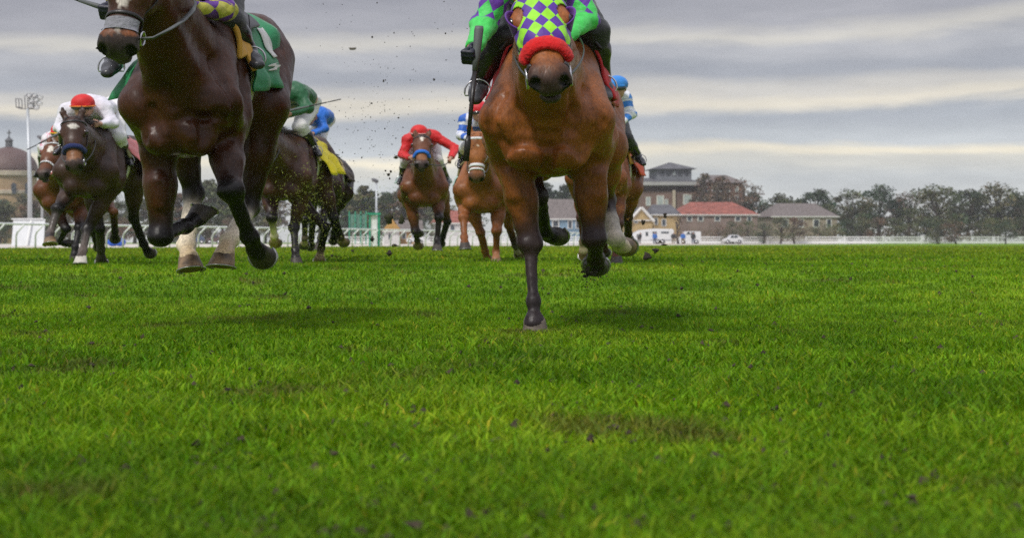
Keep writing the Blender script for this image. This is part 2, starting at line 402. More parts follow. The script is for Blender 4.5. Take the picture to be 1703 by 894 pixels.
def blades(n, d0, d1, hh, ww, pw):
    u = RNG.uniform(0, 1, n); d = 1 / (1 / d0 ** pw + u * (1 / d1 ** pw - 1 / d0 ** pw)) ; d = d ** (1 / pw)
    half0 = (-CX - 60) / FPX; half1 = (FWD - CX + 60) / FPX
    X = half0 * d - 2.6 + RNG.uniform(0, 1, n) * ((half1 - half0) * d + 5.2)
    x = X / WID
    ok = x < (.41 * (d - 96.0)) + 900
    ok = (d - 96.0) * .41 < x - .1
    x, d = x[ok], d[ok]; n = len(x)
    z = gz(d); a = RNG.uniform(0, 2 * np.pi, n); h = hh * RNG.uniform(.55, 1.35, n) * (1 + .35 * np.sin(x * 5 + 1.3 * np.sin(d * 3.1)) * np.sin(d * 4.3 + 1.7 * np.sin(x * 2.2))); w_ = ww * RNG.uniform(.7, 1.4, n) * np.clip(d / d0, 1, 40) ** .55
    le = RNG.uniform(.15, .95, n) * h; b = RNG.uniform(0, 2 * np.pi, n)
    lx, ly = np.cos(b) * le / WID, np.sin(b) * le; sx_, sy_ = np.cos(a) * w_ / WID, np.sin(a) * w_
    p = np.zeros((n, 6, 3))
    for i, (t, wq) in enumerate(((0, 1.), (.55, .8), (1., .12))):
        zz = z + h * (t - .22 * t * t); k = t * t
        p[:, 2 * i, :] = np.stack([x + lx * k - sx_ * wq, d + ly * k - sy_ * wq, zz], 1); p[:, 2 * i + 1, :] = np.stack([x + lx * k + sx_ * wq, d + ly * k + sy_ * wq, zz], 1)
    o = np.arange(n)[:, None] * 6
    q = np.concatenate([o + np.array([0, 1, 3, 2]), o + np.array([2, 3, 5, 4])], 0)
    col = np.ones((n, 3)) * RNG.uniform(.65, 1.35, (n, 1)); col[:, 0] *= RNG.uniform(.8, 1.25, n)
    col[:, 0] *= 1 + .30 * np.clip((d - 18) / 20, 0, 1); dry = RNG.uniform(0, 1, n) < .02; col[dry] = np.array([2.4, 1.3, 3.0]) * RNG.uniform(.7, 1.2, (dry.sum(), 1))
    return p.reshape(-1, 3), q, np.repeat(col, 6, 0)
bv, bq, bc = [], [], []; off_ = 0
for args in ((430000, 1.5, 7.5, .044, .0022, 1.0), (210000, 7.5, 20, .034, .0036, .8), (85000, 20, 110, .06, .012, .5)):
    v, q, c = blades(*args); bv.append(v); bq.append(q + off_); bc.append(c); off_ += len(v)
tag(mk('grass', np.concatenate(bv), np.concatenate(bq), grass_mat('grass blades', True), sm=True, attrs={'Col': ('FLOAT_COLOR', np.concatenate(bc))}), kind='stuff')
# crumbs of torn turf lying about, and hoof-cut divots
n_ = 900; dd_ = 1 / RNG.uniform(1 / 30., 1 / 2.2, n_); xx_ = (RNG.uniform(-.28, .46, n_) * dd_) / WID
vs = []; fs = []
for x, d in zip(xx_, dd_):
    r = RNG.uniform(.004, .014) * (1 + .03 * d); c = V(x, d, float(gz(d)) + .012 + r * .5); o = len(vs)
    k = [c + V(*(RNG.normal(size=3) * .25 * r)) + V(*q) * r for q in ((1 / WID, 0, 0), (0, 1, 0), (-1 / WID, 0, 0), (0, -1, 0), (0, 0, .9), (0, 0, -.8))]
    vs += k; fs += [(o, o + 1, o + 4), (o + 1, o + 2, o + 4), (o + 2, o + 3, o + 4), (o + 3, o, o + 4), (o + 1, o, o + 5), (o + 2, o + 1, o + 5), (o + 3, o + 2, o + 5), (o, o + 3, o + 5)]
tag(mk('turf_crumbs', vs, fs, mat('crumbled soil', (.05, .036, .022), rough=.95, var=.6, scale=20), sm=False), kind='stuff')
# ---------------------------------------------------------------- rails
RAILW = mat('white rail plastic', (.80, .81, .80), rough=.4, var=.05)
inner = empty('rail_fence', (railx(66), 66, 0), 'white curved-post running rail along the far edge of the turf', 'fence')
m = MB(); m.tube([(railx(d), d, 1.06) for d in np.linspace(46, 141, 60)], .05, 8); m.build('top_rail', RAILW, inner, True)
for d in np.concatenate([np.arange(60, 141, 1.13)]):
    x = railx(d); m = MB(); m.tube([(x, d, -.05), (x, d, .55), (x + .06, d - .05, .72), (x + .30, d - .18, 1.03)], [.034, .034, .034, .03], 7); m.build('post', RAILW, inner, True)
outer = empty('outer_fence', (0, 254, 0), 'long low white board fence beyond the pale track', 'fence')
for z, h in ((1.12, .10), (.74, .10), (.30, .26)):
    m = MB(); m.box((-2, 254, z - h * .8), (112, 254.06, z + h * .8)); m.build('board', RAILW, outer)
for x in np.arange(-2, 112, 4.8): m = MB(); m.box((x, 253.93, 0), (x + .12, 253.995, 1.3)); m.build('post', RAILW, outer)
# ---------------------------------------------------------------- trees
def leaf_mat(name, c):
    m = bpy.data.materials.new(name); m.use_nodes = True; t = m.node_tree; p = t.nodes['Principled BSDF']
    at = nd(t, 'ShaderNodeAttribute'); at.attribute_name = 'Col'
    t.links.new(mixc(t, c, at.outputs['Color'], 1, 'MULTIPLY'), p.inputs['Base Color']); p.inputs['Roughness'].default_value = .7; p.inputs['Specular IOR Level'].default_value = .2
    return m
BARK = mat('bark', (.085, .065, .05), rough=.9, bump=.6, bscale=12)
LEAF = [leaf_mat('olive leaves', (.095, .100, .050)), leaf_mat('dark green leaves', (.055, .075, .042)), leaf_mat('brown leaves', (.140, .095, .065)), leaf_mat('yellow green leaves', (.125, .13, .055))]
def tree(px, ptop, wpx, d, kind, label, pbot=403, dens=1., bare=False, name='tree', group='trees beyond the track', rise=.26):
    c = P(px, CY, d); H_ = (CY - ptop) * d / FPX + CZ; Rw = wpx * d / (FPX * WID) * .5
    root = empty(name, (c[0], d, 0), label, 'tree', group)
    tr = MB(); base = V(c[0], d, 0)
    rng = np.random.default_rng(int(px * 7 + ptop * 13))
    top = base + V(rng.normal() * .2, 0, H_ * .62)
    tr.tube([base, base + (top - base) * .35 + V(rng.normal() * .15, 0, 0), base + (top - base) * .7 + V(rng.normal() * .2, .1, 0), top], [H_ * .035, H_ * .026, H_ * .018, H_ * .008], 8)
    ncl = int(40 * dens); pts = []
    for i in range(ncl):
        a = rng.uniform(0, 2 * math.pi); zz = rng.uniform(0, 1) ** .8; rr = math.sqrt(max(.05, 1 - (2 * zz - .9) ** 2)) * math.sqrt(rng.uniform(.15, 1))
        q = base + V(math.cos(a) * Rw * rr * .92, math.sin(a) * Rw * WID * rr * .9, H_ * (rise + (.965 - rise) * zz))
        pts.append(q)
        s0 = base + (top - base) * min(.98, .35 + .6 * zz * rng.uniform(.6, 1))
        tr.tube([s0, (s0 + q) / 2 + V(0, 0, -.1 * H_ * rng.uniform(0, .5)), q], [H_ * .010, H_ * .007, H_ * .003], 5)
    tr.build('trunk', BARK, root, True)
    vs = []; cs = []
    per = int((75 if not bare else 30) * dens ** .3)
    for q in pts:
        R_ = Rw * rng.uniform(.20, .42); br = rng.uniform(.6, 1.45)
        k = rng.normal(size=(per, 3)); k = k / np.linalg.norm(k, axis=1)[:, None] * (rng.uniform(.25, 1, (per, 1)) ** .5) * R_ * V(1, WID, .72)
        ctr = q + k; s = H_ * .0135 * rng.uniform(.6, 1.5, (per, 1)) * (1 if not bare else .7)
        n1 = rng.normal(size=(per, 3)); n1 /= np.linalg.norm(n1, axis=1)[:, None]; n2 = np.cross(n1, rng.normal(size=(per, 3))); n2 /= np.linalg.norm(n2, axis=1)[:, None]
        for sa, sb in ((-1, -.6), (1, -.7), (.8, 1), (-.9, .8)): vs.append(ctr + n1 * s * sa + n2 * s * sb * .8)
        cs.append(np.repeat((br * rng.uniform(.6, 1.4, (per, 1))) * np.ones((1, 3)) * V(1 + .15 * rng.normal(), 1, 1), 4, 0))
    A_ = [np.stack(vs[4 * i:4 * i + 4], 1).reshape(-1, 3) for i in range(len(pts))]
    vv = np.concatenate(A_); ff = np.arange(len(vv)).reshape(-1, 4)
    mk('crown', vv, ff, LEAF[kind], root, sm=False, attrs={'Col': ('FLOAT_COLOR', np.concatenate(cs))})
TK = ['rounded olive tree beyond the rails', 'dense dark green tree beyond the rails', 'brown winter tree beyond the rails', 'yellow green tree beyond the rails']
for px, pt, wd, d, k in [(8, 338, 70, 300, 0), (52, 334, 60, 310, 2), (92, 322, 60, 290, 0), (-40, 335, 70, 300, 1), (135, 330, 70, 300, 2), (200, 335, 60, 280, 0), (255, 312, 70, 290, 0), (300, 322, 66, 300, 2), (345, 300, 64, 280, 0), (392, 316, 66, 290, 3), (440, 318, 60, 300, 0), (575, 318, 56, 300, 1), (606, 308, 52, 290, 0), (645, 320, 50, 310, 0), (668, 312, 46, 300, 2), (690, 322, 40, 300, 2), (730, 318, 56, 310, 0), (780, 325, 60, 320, 1),
                          (870, 312, 60, 330, 1), (905, 302, 56, 330, 1), (942, 308, 52, 330, 1), (975, 316, 46, 330, 0), (1010, 312, 50, 330, 1)]:
    tree(px, pt, wd, d, k, TK[k], dens=1.0)
for px, pt, wd, d, k in [(1172, 286, 54, 296, 2), (1196, 292, 44, 292, 2), (1203, 290, 50, 300, 2), (1238, 296, 70, 290, 2), (1415, 318, 84, 290, 0), (1462, 308, 100, 300, 1), (1512, 318, 84, 300, 2), (1560, 304, 104, 290, 0), (1612, 316, 90, 300, 1), (1660, 308, 100, 300, 0), (1712, 314, 100, 300, 1), (1250, 318, 60, 320, 1), (1300, 322, 70, 320, 0), (1356, 316, 76, 320, 1)]:
    tree(px, pt, wd, d, k, ['olive tree right of the red-roofed houses', 'dark green tree right of the red-roofed houses', 'half bare brown tree near the long brick house', ''][k], dens=.9, bare=(k == 2))
tree(1128, 352, 16, 236, 2, 'small bare street tree standing among the people by the trailer', dens=.4, bare=True, group=None)
for i, px in enumerate(list(range(-40, 470, 33)) + list(range(545, 720, 28)) + list(range(860, 1060, 30)) + list(range(1180, 1790, 34))):
    k = [0, 1, 0, 2, 1, 3][i % 6]; tree(px + RNG.normal() * 8, (326 if px < 800 else 338) + RNG.normal() * 11, 52 + 18 * RNG.random(), 370 + RNG.normal() * 8, k, ['olive tree in the far tree line under the sky', 'dark green tree in the far tree line under the sky', 'brown tree in the far tree line under the sky', 'yellow green tree in the far tree line under the sky'][k], dens=.8, group='trees of the far tree line', rise=.12)
# shrubs along the foot of the trees
for i, px in enumerate(list(range(-30, 460, 34)) + list(range(560, 720, 26)) + list(range(1190, 1780, 27))):
    k = [1, 0, 2, 0, 3][i % 5]; tree(px + RNG.normal() * 5, 366 + RNG.normal() * 6, 50, 258 + RNG.normal() * 6, k, ['low olive shrub along the outer fence', 'low dark shrub along the outer fence', 'low brown shrub along the outer fence', 'low yellow green shrub along the outer fence'][k], dens=.7, name='shrub', group='shrubs along the outer fence', rise=.08)
# ---------------------------------------------------------------- buildings
def quadbox(px0, py0, px1, py1, d, th, zb=None):
    a = P(px0, py1, d); b = P(px1, py0, d); return (a[0], d, a[2] if zb is None else zb), (b[0], d + th, b[2])
GLASS = mat('dark window glass', (.05, .06, .075), rough=.12, var=.4, scale=1.5)
GLASSP = mat('pale curtained window', (.42, .46, .46), rough=.3, var=.2, scale=2)
TRIMW = mat('white window trim', (.70, .69, .66), rough=.5)
def window(root, px0, py0, px1, py1, d, glass=GLASS, frame=TRIMW, arch=False):
    a = P(px0, py1, d); b = P(px1, py0, d); t = .10
    m = MB(); x0, x1, z0, z1 = a[0], b[0], a[2], b[2]; fw = (x1 - x0) * .14
    if arch:
        r = (x1 - x0) / 2; zc = z1 - r * WID; xc = (x0 + x1) / 2
        pts = [(x0, z0), (x1, z0)] + [(xc + r * math.cos(t_), zc + r * WID * math.sin(t_)) for t_ in np.linspace(0, math.pi, 12)]
        v0 = [(x, d - .12, z) for x, z in pts]; k = len(pts)
        m.add(v0 + [(x, d + .05, z) for x, z in pts], [tuple(range(k))] + [(i, i + k, (i + 1) % k + k, (i + 1) % k) for i in range(k)])
        w_ = m.build('window', glass, root); return w_
    m.box((x0, d - t, z0), (x0 + fw, d + .05, z1)); m.box((x1 - fw, d - t, z0), (x1, d + .05, z1)); m.box((x0 + fw, d - t, z0), (x1 - fw, d + .05, z0 + fw)); m.box((x0 + fw, d - t, z1 - fw), (x1 - fw, d + .05, z1))
    w_ = m.build('window', frame, root)
    m = MB(); m.box((x0 + fw, d - .05, z0 + fw), (x1 - fw, d + .04, z1 - fw)); m.build('pane', glass, w_); return w_
def gable(m, x0, x1, y0, y1, z0, z1, over=.35, along='x'):
    """pitched roof; ridge along x or y"""
    if along == 'x':
        ym = (y0 + y1) / 2; a = [(x0 - over, y0 - over, z0), (x1 + over, y0 - over, z0), (x1 + over, y1 + over, z0), (x0 - over, y1 + over, z0), (x0 - over, ym, z1), (x1 + over, ym, z1)]
        return m.add(a, [(0, 1, 5, 4), (2, 3, 4, 5), (0, 4, 3), (1, 2, 5), (0, 3, 2, 1)])
    xm = (x0 + x1) / 2; a = [(x0 - over, y0 - over, z0), (x1 + over, y0 - over, z0), (x1 + over, y1 + over, z0), (x0 - over, y1 + over, z0), (xm, y0 - over, z1), (xm, y1 + over, z1)]
    return m.add(a, [(0, 1, 4), (1, 2, 5, 4), (2, 3, 5), (3, 0, 4, 5), (0, 3, 2, 1)])
def hip(m, x0, x1, y0, y1, z0, z1, inset=.3, over=.35):
    w_ = x1 - x0; dpt = y1 - y0; ym = (y0 + y1) / 2
    a = [(x0 - over, y0 - over, z0), (x1 + over, y0 - over, z0), (x1 + over, y1 + over, z0), (x0 - over, y1 + over, z0), (x0 + w_ * inset, ym, z1), (x1 - w_ * inset, ym, z1)]
    return m.add(a, [(0, 1, 5, 4), (1, 2, 5), (2, 3, 4, 5), (3, 0, 4), (0, 3, 2, 1)])
def wallmat(n, c, **k):
    a = dict(rough=.85, var=.14, scale=.8, bump=.3, bscale=5); a.update(k); return mat(n, c, **a)
TILE_R = wallmat('red roof tiles', (.27, .085, .06), scale=1.2, var=.4); SHING = wallmat('grey brown shingles', (.16, .135, .125), scale=2.5, var=.3); SLATE = wallmat('grey slate', (.105, .105, .115), var=.25)
def house(label, px0, px1, py_eave, py_ridge, d, th, wallm, roofm, wins=(), roof='hip', inset=.25, name='house', ridge='x', glass=GLASS, extra=None, group=None, over=.3):
    c = P((px0 + px1) / 2, CY, d); root = empty(name, (c[0], d, 0), label, 'house', group)
    lo, hi = quadbox(px0, py_eave, px1, CY, d, th, 0.); m = MB(); m.box(lo, hi); m.build('wall', wallm, root)
    z1 = P(0, py_ridge, d + th / 2)[2]; m = MB()
    if roof == 'hip': hip(m, lo[0], hi[0], d, d + th, hi[2] + .01, z1, inset, over)
    else: gable(m, lo[0], hi[0], d, d + th, hi[2] + .01, z1, over, ridge)
    rf = m.build('roof', roofm, root)
    m = MB(); m.box((lo[0] - over - .02, d - over - .06, hi[2] - .12), (hi[0] + over + .02, d - over + .02, hi[2] + .06)); m.build('gutter', TRIMW, rf)
    for w_ in wins: window(root, *w_, d, glass)
    return root, rf
# domed church
ch = empty('church', (P(15, CY, 400)[0], 400, 0), 'tan brick church with a brown ribbed dome, lantern and cross at the far left', 'church')
TAN = wallmat('tan brick', (.40, .27, .155), var=.12); STONE = wallmat('pale stone band', (.50, .42, .33))
def lathe(px, prof, d, seg=40, rib=0.):
    cx = P(px, CY, d)[0]; vs = []; fs = []
    for (r, z) in prof:
        for k in range(seg):
            a = 2 * math.pi * k / seg; rr = r * (1 + (rib if k % 2 else 0)); vs.append((cx + rr * math.cos(a), d + rr * WID * math.sin(a), z))
    for i in range(len(prof) - 1):
        for k in range(seg): fs.append((i * seg + k, i * seg + (k + 1) % seg, (i + 1) * seg + (k + 1) % seg, (i + 1) * seg + k))
    fs += [tuple(range(seg))[::-1], tuple((len(prof) - 1) * seg + k for k in range(seg))]
    m = MB(); m.add(vs, fs); return m
zr = lambda py, d: P(0, py, d)[2]; rr_ = lambda w_, d: w_ * d / (FPX * WID)
lathe(15, [(rr_(47, 400), 0), (rr_(47, 400), zr(322, 400))], 400).build('wall', TAN, ch)
lathe(15, [(rr_(49.5, 400), zr(323, 400)), (rr_(49.5, 400), zr(318, 400)), (rr_(46, 400), zr(317, 400))], 400).build('cornice', STONE, ch)
lathe(15, [(rr_(46, 400), zr(317.5, 400)), (rr_(46, 400), zr(292, 400))], 400).build('drum', TAN, ch)
lathe(15, [(rr_(50, 400), zr(293, 400)), (rr_(50, 400), zr(286, 400)), (rr_(47, 400), zr(285, 400))], 400).build('cornice', STONE, ch)
dm = lathe(15, [(rr_(47.5 * math.cos(t), 400), zr(285.5 - 41 * math.sin(t), 400)) for t in np.linspace(0, 1.42, 16)], 400, 48, .012).build('dome', wallmat('brown copper dome', (.115, .062, .052), rough=.6), ch, True)
lathe(15, [(rr_(7.5, 400), zr(246, 400)), (rr_(7.5, 400), zr(244, 400)), (rr_(6, 400), zr(243.5, 400)), (rr_(6, 400), zr(235, 400)), (rr_(7.4, 400), zr(234.5, 400)), (rr_(7, 400), zr(233, 400)), (rr_(2.4, 400), zr(229, 400)), (rr_(.8, 400), zr(226, 400))], 400, 16).build('lantern', SLATE, dm)
m = MB(); cx_ = P(15, CY, 400)[0]; m.box((cx_ - .11, 399.9, zr(228, 400)), (cx_ + .11, 400.1, zr(216, 400))); m.box((cx_ - .42, 399.88, zr(221.6, 400)), (cx_ - .112, 400.12, zr(219.8, 400))); m.box((cx_ + .112, 399.88, zr(221.6, 400)), (cx_ + .42, 400.12, zr(219.8, 400))); m.build('cross', SLATE, dm)
for px in (-22, 0.5, 23, 45):
    ang = math.asin(np.clip((px - 15) / 46., -1, 1)); d_ = 400 - rr_(46, 400) * WID * math.cos(ang) - .05
    for q in [P(px, 306, d_)]: window(ch, px - 4.2 * math.cos(ang), 304, px + 4.2 * math.cos(ang), 322, d_ - .1, GLASS, arch=True)
# street light heads and floodlight tower
POLE = mat('galvanised pole', (.50, .53, .56), rough=.45, metal=.3, var=.1)
POLED = mat('dark lamp housing', (.10, .10, .11), rough=.5)
lt = empty('floodlight_tower', (P(49, CY, 150)[0], 150, 0), 'tall white floodlight tower with a bank of lamps at the far left', 'light tower')
m = MB(); m.tube([P(50, CY, 150) * V(1, 1, 0), P(49.5, 300, 150), P(46, 180, 150)], [.20, .16, .11], 12); m.build('pole', POLE, lt, True)
m = MB(); m.tube([P(27, 178, 150), P(36, 181, 150), P(58, 181, 150)], .05, 6)
for a, b in (((26, 164), (36, 165)), ((27, 178), (37, 179)), ((26, 164), (27, 178)), ((36, 165), (37, 179)), ((31, 164), (32, 179)), ((41, 160), (42, 181)), ((46, 158), (46, 181)), ((50, 157), (50, 181)), ((41, 160), (50, 157))): m.tube([P(*a, 150), P(*b, 150)], .035, 5)
m.build('platform', POLED, lt)
LAMP = mat('lamp glass', (.80, .82, .84), rough=.1)
for (px, py) in ((48, 159), (57, 159), (66, 162), (52, 168), (60, 167), (65, 172), (50, 176), (60, 179)):
    c = P(px, py, 149.6); dr = unit(V(.5, -.75, -.35)); m = MB(); m.tube([c - dr * .28, c - dr * .1, c + dr * .12], [.10, .17, .23], 12); lh = m.build('lamp', POLED, lt, True)
    m = MB(); m.tube([c + dr * .122, c + dr * .135], [.20, .19], 12); m.build('lamp_glass', LAMP, lh, True)
    m = MB(); m.tube([c - dr * .2, P(54, 178, 150)], .025, 5); m.build('bracket', POLED, lt)
for px, py, pt, lab in ((70, 232, 226, 'slender street lamp beside the floodlight tower at the far left'), (626, 301, 297, 'slender street lamp rising behind the green and white furlong marker')):
    s = empty('street_lamp', (P(px, CY, 190)[0], 190, 0), lab, 'street lamp'); m = MB(); m.tube([P(px, CY, 190) * V(1, 1, 0), P(px, py, 190)], [.13, .08], 10); m.build('pole', POLE, s, True)
    a = P(px - 8, pt, 190); b = P(px + 3, pt + 6, 190); m = MB(); m.tube([a, a + (b - a) * .3, a + (b - a) * .75, b], [.10, .26, .28, .12], 10, flat=.8); m.build('lamp_head', POLED, s, True)
# white panel crate and blue barrels by the rail
cr = empty('white_hoarding', (P(45, CY, 120)[0], 120, 0), 'white slanted hoarding with a diagonal brace behind the rail at the far left', 'hoarding')
a, b = quadbox(19, 364, 72, 403, 120, .1, 0.); m = MB(); m.add([(a[0], 120, 0), (b[0], 120, 0), (b[0], 120.7, b[2]), (a[0], 120.7, b[2]), (a[0], 120.1, 0), (b[0], 120.1, 0), (b[0], 120.8, b[2]), (a[0], 120.8, b[2])], [(0, 1, 2, 3), (7, 6, 5, 4), (0, 4, 5, 1), (3, 2, 6, 7), (0, 3, 7, 4), (1, 5, 6, 2)]); m.build('panel', mat('white sheet', (.72, .74, .76), rough=.6, var=.06, scale=1), cr)
m = MB(); m.tube([(P(44, CY, 119.8)[0], 119.8, .02), P(52, 366, 120.5)], .07, 6, flat=.5); m.build('brace', WHITE, cr); m = MB(); m.tube([P(19, 364, 120.6), P(72, 364, 120.6)], .05, 6); m.build('top_bar', WHITE, cr)
BLUEP = mat('blue plastic barrel', (.015, .10, .55), rough=.35)
for px in (188, 200):
    c = P(px, 398.5, 104); r = 6.6 * 104 / FPX
    o = empty('barrel', (c[0], 104, 0), 'left of the two blue barrels lying behind the rail' if px == 188 else 'right of the two blue barrels lying behind the rail', 'barrel', 'blue barrels')
    m = MB(); m.tube([V(c[0], 103.6 + t, r + .01) for t in (0, .04, .25, .30, .55, .60, .80, .85)], [r * .9, r * .98, r, r * 1.05, r * 1.05, r, r * .98, r * .9], 18); m.build('drum', BLUEP, o, True)
    m = MB(); m.tube([V(c[0] + r * .25, 103.575, r * 1.4), V(c[0] + r * .25, 103.61, r * 1.4)], r * .16, 10); m.build('bung', WHITE, o, True)
# furlong marker: white board between green posts
GRN = mat('green paint', (.02, .30, .17), rough=.5)
fm = empty('furlong_marker', (P(624, CY, 98)[0], 98, 0), 'white furlong marker board framed by green posts at the far rail', 'marker')
a, b = quadbox(616.5, 358, 627, 403, 98, .12, 0.); m = MB(); m.box(a, b); m.build('board', WHITE, fm)
for x0, x1 in ((613.5, 616.2), (628, 632)): a, b = quadbox(x0, 355, x1, 403, 97.9, .2, 0.); m = MB(); m.box(a, b); m.build('post', GRN, fm)
a, b = quadbox(611, 353.5, 633, 357.2, 97.8, .35); m = MB(); m.box(a, b); m.build('cap_board', GRN, fm)
gs = empty('mesh_screen', (P(596, CY, 200)[0], 200, 0), 'green mesh windscreen on posts left of the furlong marker', 'screen')
a, b = quadbox(581, 356, 608, 384, 200, .05); m = MB(); m.box(a, b); m.build('mesh', wallmat('green mesh', (.10, .21, .16), var=.35, scale=3), gs)
for px in (580, 590, 599, 608): a, b = quadbox(px, 351, px + 1.6, 403, 199.8, .12, 0.); m = MB(); m.box(a, b); m.build('post', GRN, gs)
# houses
YEL = wallmat('yellow siding', (.40, .29, .135), var=.25); BLUEW = wallmat('blue painted wall', (.17, .27, .36), var=.3); BRK = wallmat('red brown brick', (.20, .125, .105), var=.28, scale=.5); GRYW = wallmat('grey siding', (.22, .23, .25)); BEI = wallmat('beige wall', (.33, .27, .21)); WHW = wallmat('white wall', (.62, .61, .60))
house('low house with a broad grey-brown roof over a blue wall between the leader\'s legs', 888, 985, 364, 331, 262, 12, BLUEW, SHING, [(918, 366, 930, 378), (944, 366, 952, 380), (957, 366, 965, 380)], 'hip', .10)
hb, hr_ = house('small gabled yellow house right of the chestnut leader', 1049, 1085, 366, 345, 255, 8, YEL, SLATE, [(1054, 356, 1061, 371)], 'gable', ridge='y', over=.25)
m = MB(); a_ = P(1049, 366, 254.7); b_ = P(1085, 366, 254.7); c_ = P(1067, 345, 254.7); c_ = c_ - V(0, 0, .1); m.add([a_, b_, c_, a_ + V(0, .4, 0), b_ + V(0, .4, 0), c_ + V(0, .4, 0)], [(0, 1, 2), (5, 4, 3), (0, 3, 4, 1), (1, 4, 5, 2), (2, 5, 3, 0)]); m.build('gable_wall', YEL, hb)
for s_, e_ in ((P(1046, 368, 254.4), P(1067, 344.6, 254.4)), (P(1067, 344.6, 254.4), P(1088, 368, 254.4))): m = MB(); m.tube([s_, e_], .13, 4, flat=1.4); m.build('bargeboard', TRIMW, hr_)
house('yellow side wing under a long grey roof beside the gabled yellow house', 1086, 1130, 357, 340, 258, 8, YEL, SLATE, [(1088, 362, 1094, 374), (1100, 364, 1108, 376)], 'hip', .15)
big = empty('mansion', (P(1120, CY, 300)[0], 300, 0), 'tall brick mansion with a square hip-roofed lookout tower on top', 'building')
lo, hi = quadbox(1066, 318, 1162, 403, 300, 16, 0.); m = MB(); m.box(lo, hi); m.build('wall', BRK, big)
lo2, hi2 = quadbox(1058, 302, 1166, 308, 299, 18); m = MB(); m.box(lo2, hi2); rf2 = m.build('eaves', wallmat('pale eaves', (.40, .39, .39)), big)
lo2, hi2 = quadbox(1064, 308.2, 1162, 317.8, 300.2, 15.6); m = MB(); m.box(lo2, hi2); m.build('frieze', wallmat('dark brown frieze', (.07, .04, .04)), big)
m = MB(); hip(m, lo[0] - .5, hi[0] + .5, 299.2, 316.8, P(0, 301.8, 300)[2], P(0, 293, 300)[2], .22, 0); m.build('roof', SLATE, big)
lo, hi = quadbox(1092, 281, 1150, 301, 303, 8); m = MB(); m.box((lo[0], 303, lo[2]), hi); tw = m.build('tower', wallmat('grey tower siding', (.17, .18, .20)), big)
m = MB(); hip(m, lo[0], hi[0], 303, 311, hi[2] + .02, P(0, 270, 307)[2], .48, .75); m.build('tower_roof', SLATE, tw)
for x0 in (1098, 1108, 1118, 1128, 1138): window(tw, x0, 284, x0 + 6.5, 292, 303, GLASSP if x0 == 1118 else GLASS, SLATE)
for (x0, y0, x1, y1) in ((1092, 325, 1104, 343), (1105.5, 331, 1111, 342), (1136, 323, 1150, 340), (1074, 327, 1082, 342), (1158, 327, 1161.5, 338)): window(big, x0, y0, x1, y1, 300, GLASSP)
m = MB(); a, b = quadbox(1119, 316, 1123.5, 352, 299.4, .5); m.box(a, b); m.build('column', STONE, big)
bk = empty('brick_block', (P(1200, CY, 312)[0], 312, 0), 'tall red-brown brick block behind the long brick house with the red tiled roof', 'building')
lo, hi = quadbox(1166, 304, 1236, 403, 312, 12, 0.); m = MB(); m.box(lo, hi); m.build('wall', wallmat('weathered red brick', (.21, .115, .09), var=.3, scale=.5), bk)
m = MB(); hip(m, lo[0], hi[0], 312, 324, hi[2] + .01, P(0, 291, 318)[2], .25, .5); m.build('roof', SHING, bk)
for x0 in (1172, 1184, 1196, 1208, 1222):
    for y0 in (310, 325): window(bk, x0, y0, x0 + 6, y0 + 9, 312, GLASSP if (x0 + y0) % 4 == 0 else GLASS)
house('long brick house with a red tiled roof right of the mansion', 1131, 1260, 357, 336, 268, 12, wallmat('pinkish brick', (.24, .175, .15), var=.25), TILE_R, [(1142, 359, 1151, 368), (1160, 359, 1170, 368), (1188, 359, 1198, 368), (1222, 359, 1232, 368), (1242, 359, 1250, 368)], 'hip', .22)
house('beige house with a grey shingle roof farthest right', 1285, 1392, 360, 338, 275, 12, BEI, SHING, [(1300, 364, 1311, 378), (1326, 364, 1337, 378), (1352, 364, 1363, 378), (1374, 364, 1383, 378)], 'hip', .2)
house('white house with a red roof seen between the red jockey\'s horse and the light chestnut', 722, 800, 371, 350, 262, 10, WHW, TILE_R, [(748, 373, 757, 384), (764, 373, 772, 384)], 'hip', .2)
house('small cottage with an ochre gable right of the furlong marker', 640, 664, 384, 364, 240, 6, WHW, wallmat('ochre roof', (.42, .24, .06)), [(645, 388, 651, 398)], 'gable', ridge='y')
house('small grey-roofed cottage with a white porch behind the blue-nosebanded horse', 662, 700, 384, 366, 244, 6, wallmat('ochre wall', (.44, .26, .09)), SHING, [(668, 387, 676, 397), (684, 387, 692, 397)], 'gable')
# trailer, cars and people on the far side
def pts_body(name, prof, x0, x1, d, th, material, root, bev=.06):
    """side profile (u 0..1, v metres) pulled through its width"""
    X = lambda u: x0 + (x1 - x0) * u
    k = len(prof); vs = [(X(u), d, v) for u, v in prof] + [(X(u), d + th, v) for u, v in prof]
    o = mk(name, vs, [tuple(range(k)), tuple(range(k, 2 * k))[::-1]] + [(i, i + k, (i + 1) % k + k, (i + 1) % k) for i in range(k)], material, root, sm=False)
    b = o.modifiers.new('bevel', 'BEVEL'); b.width = bev; b.segments = 3; b.limit_method = 'ANGLE'; return o
TYRE = mat('tyre', (.02, .02, .02), rough=.8)
def wheel(root, x, d, r):
    m = MB(); m.tube([(x, d - .05, r), (x, d - .02, r), (x, d + .18, r), (x, d + .20, r)], [r * .9, r, r, r * .9], 16, up=V(0, 0, 1)); 
    v = np.array(m.v); v[:, 0] = x + (v[:, 0] - x) / WID; w_ = mk('wheel', v, m.f, TYRE, root)
    m = MB(); m.tube([(x, d - .06, r), (x, d - .04, r)], r * .55, 12); mk('rim', m.v, m.f, STEEL, w_)
WHP = mat('white vehicle paint', (.75, .76, .77), rough=.25, var=.04, coat=.4)
a, b = P(1049, 403, 238)[0], P(1121, 403, 238)[0]
tl = empty('trailer', ((a + b) / 2, 238, 0), 'long white horse trailer with a sloping nose parked right of the chestnut leader', 'trailer')
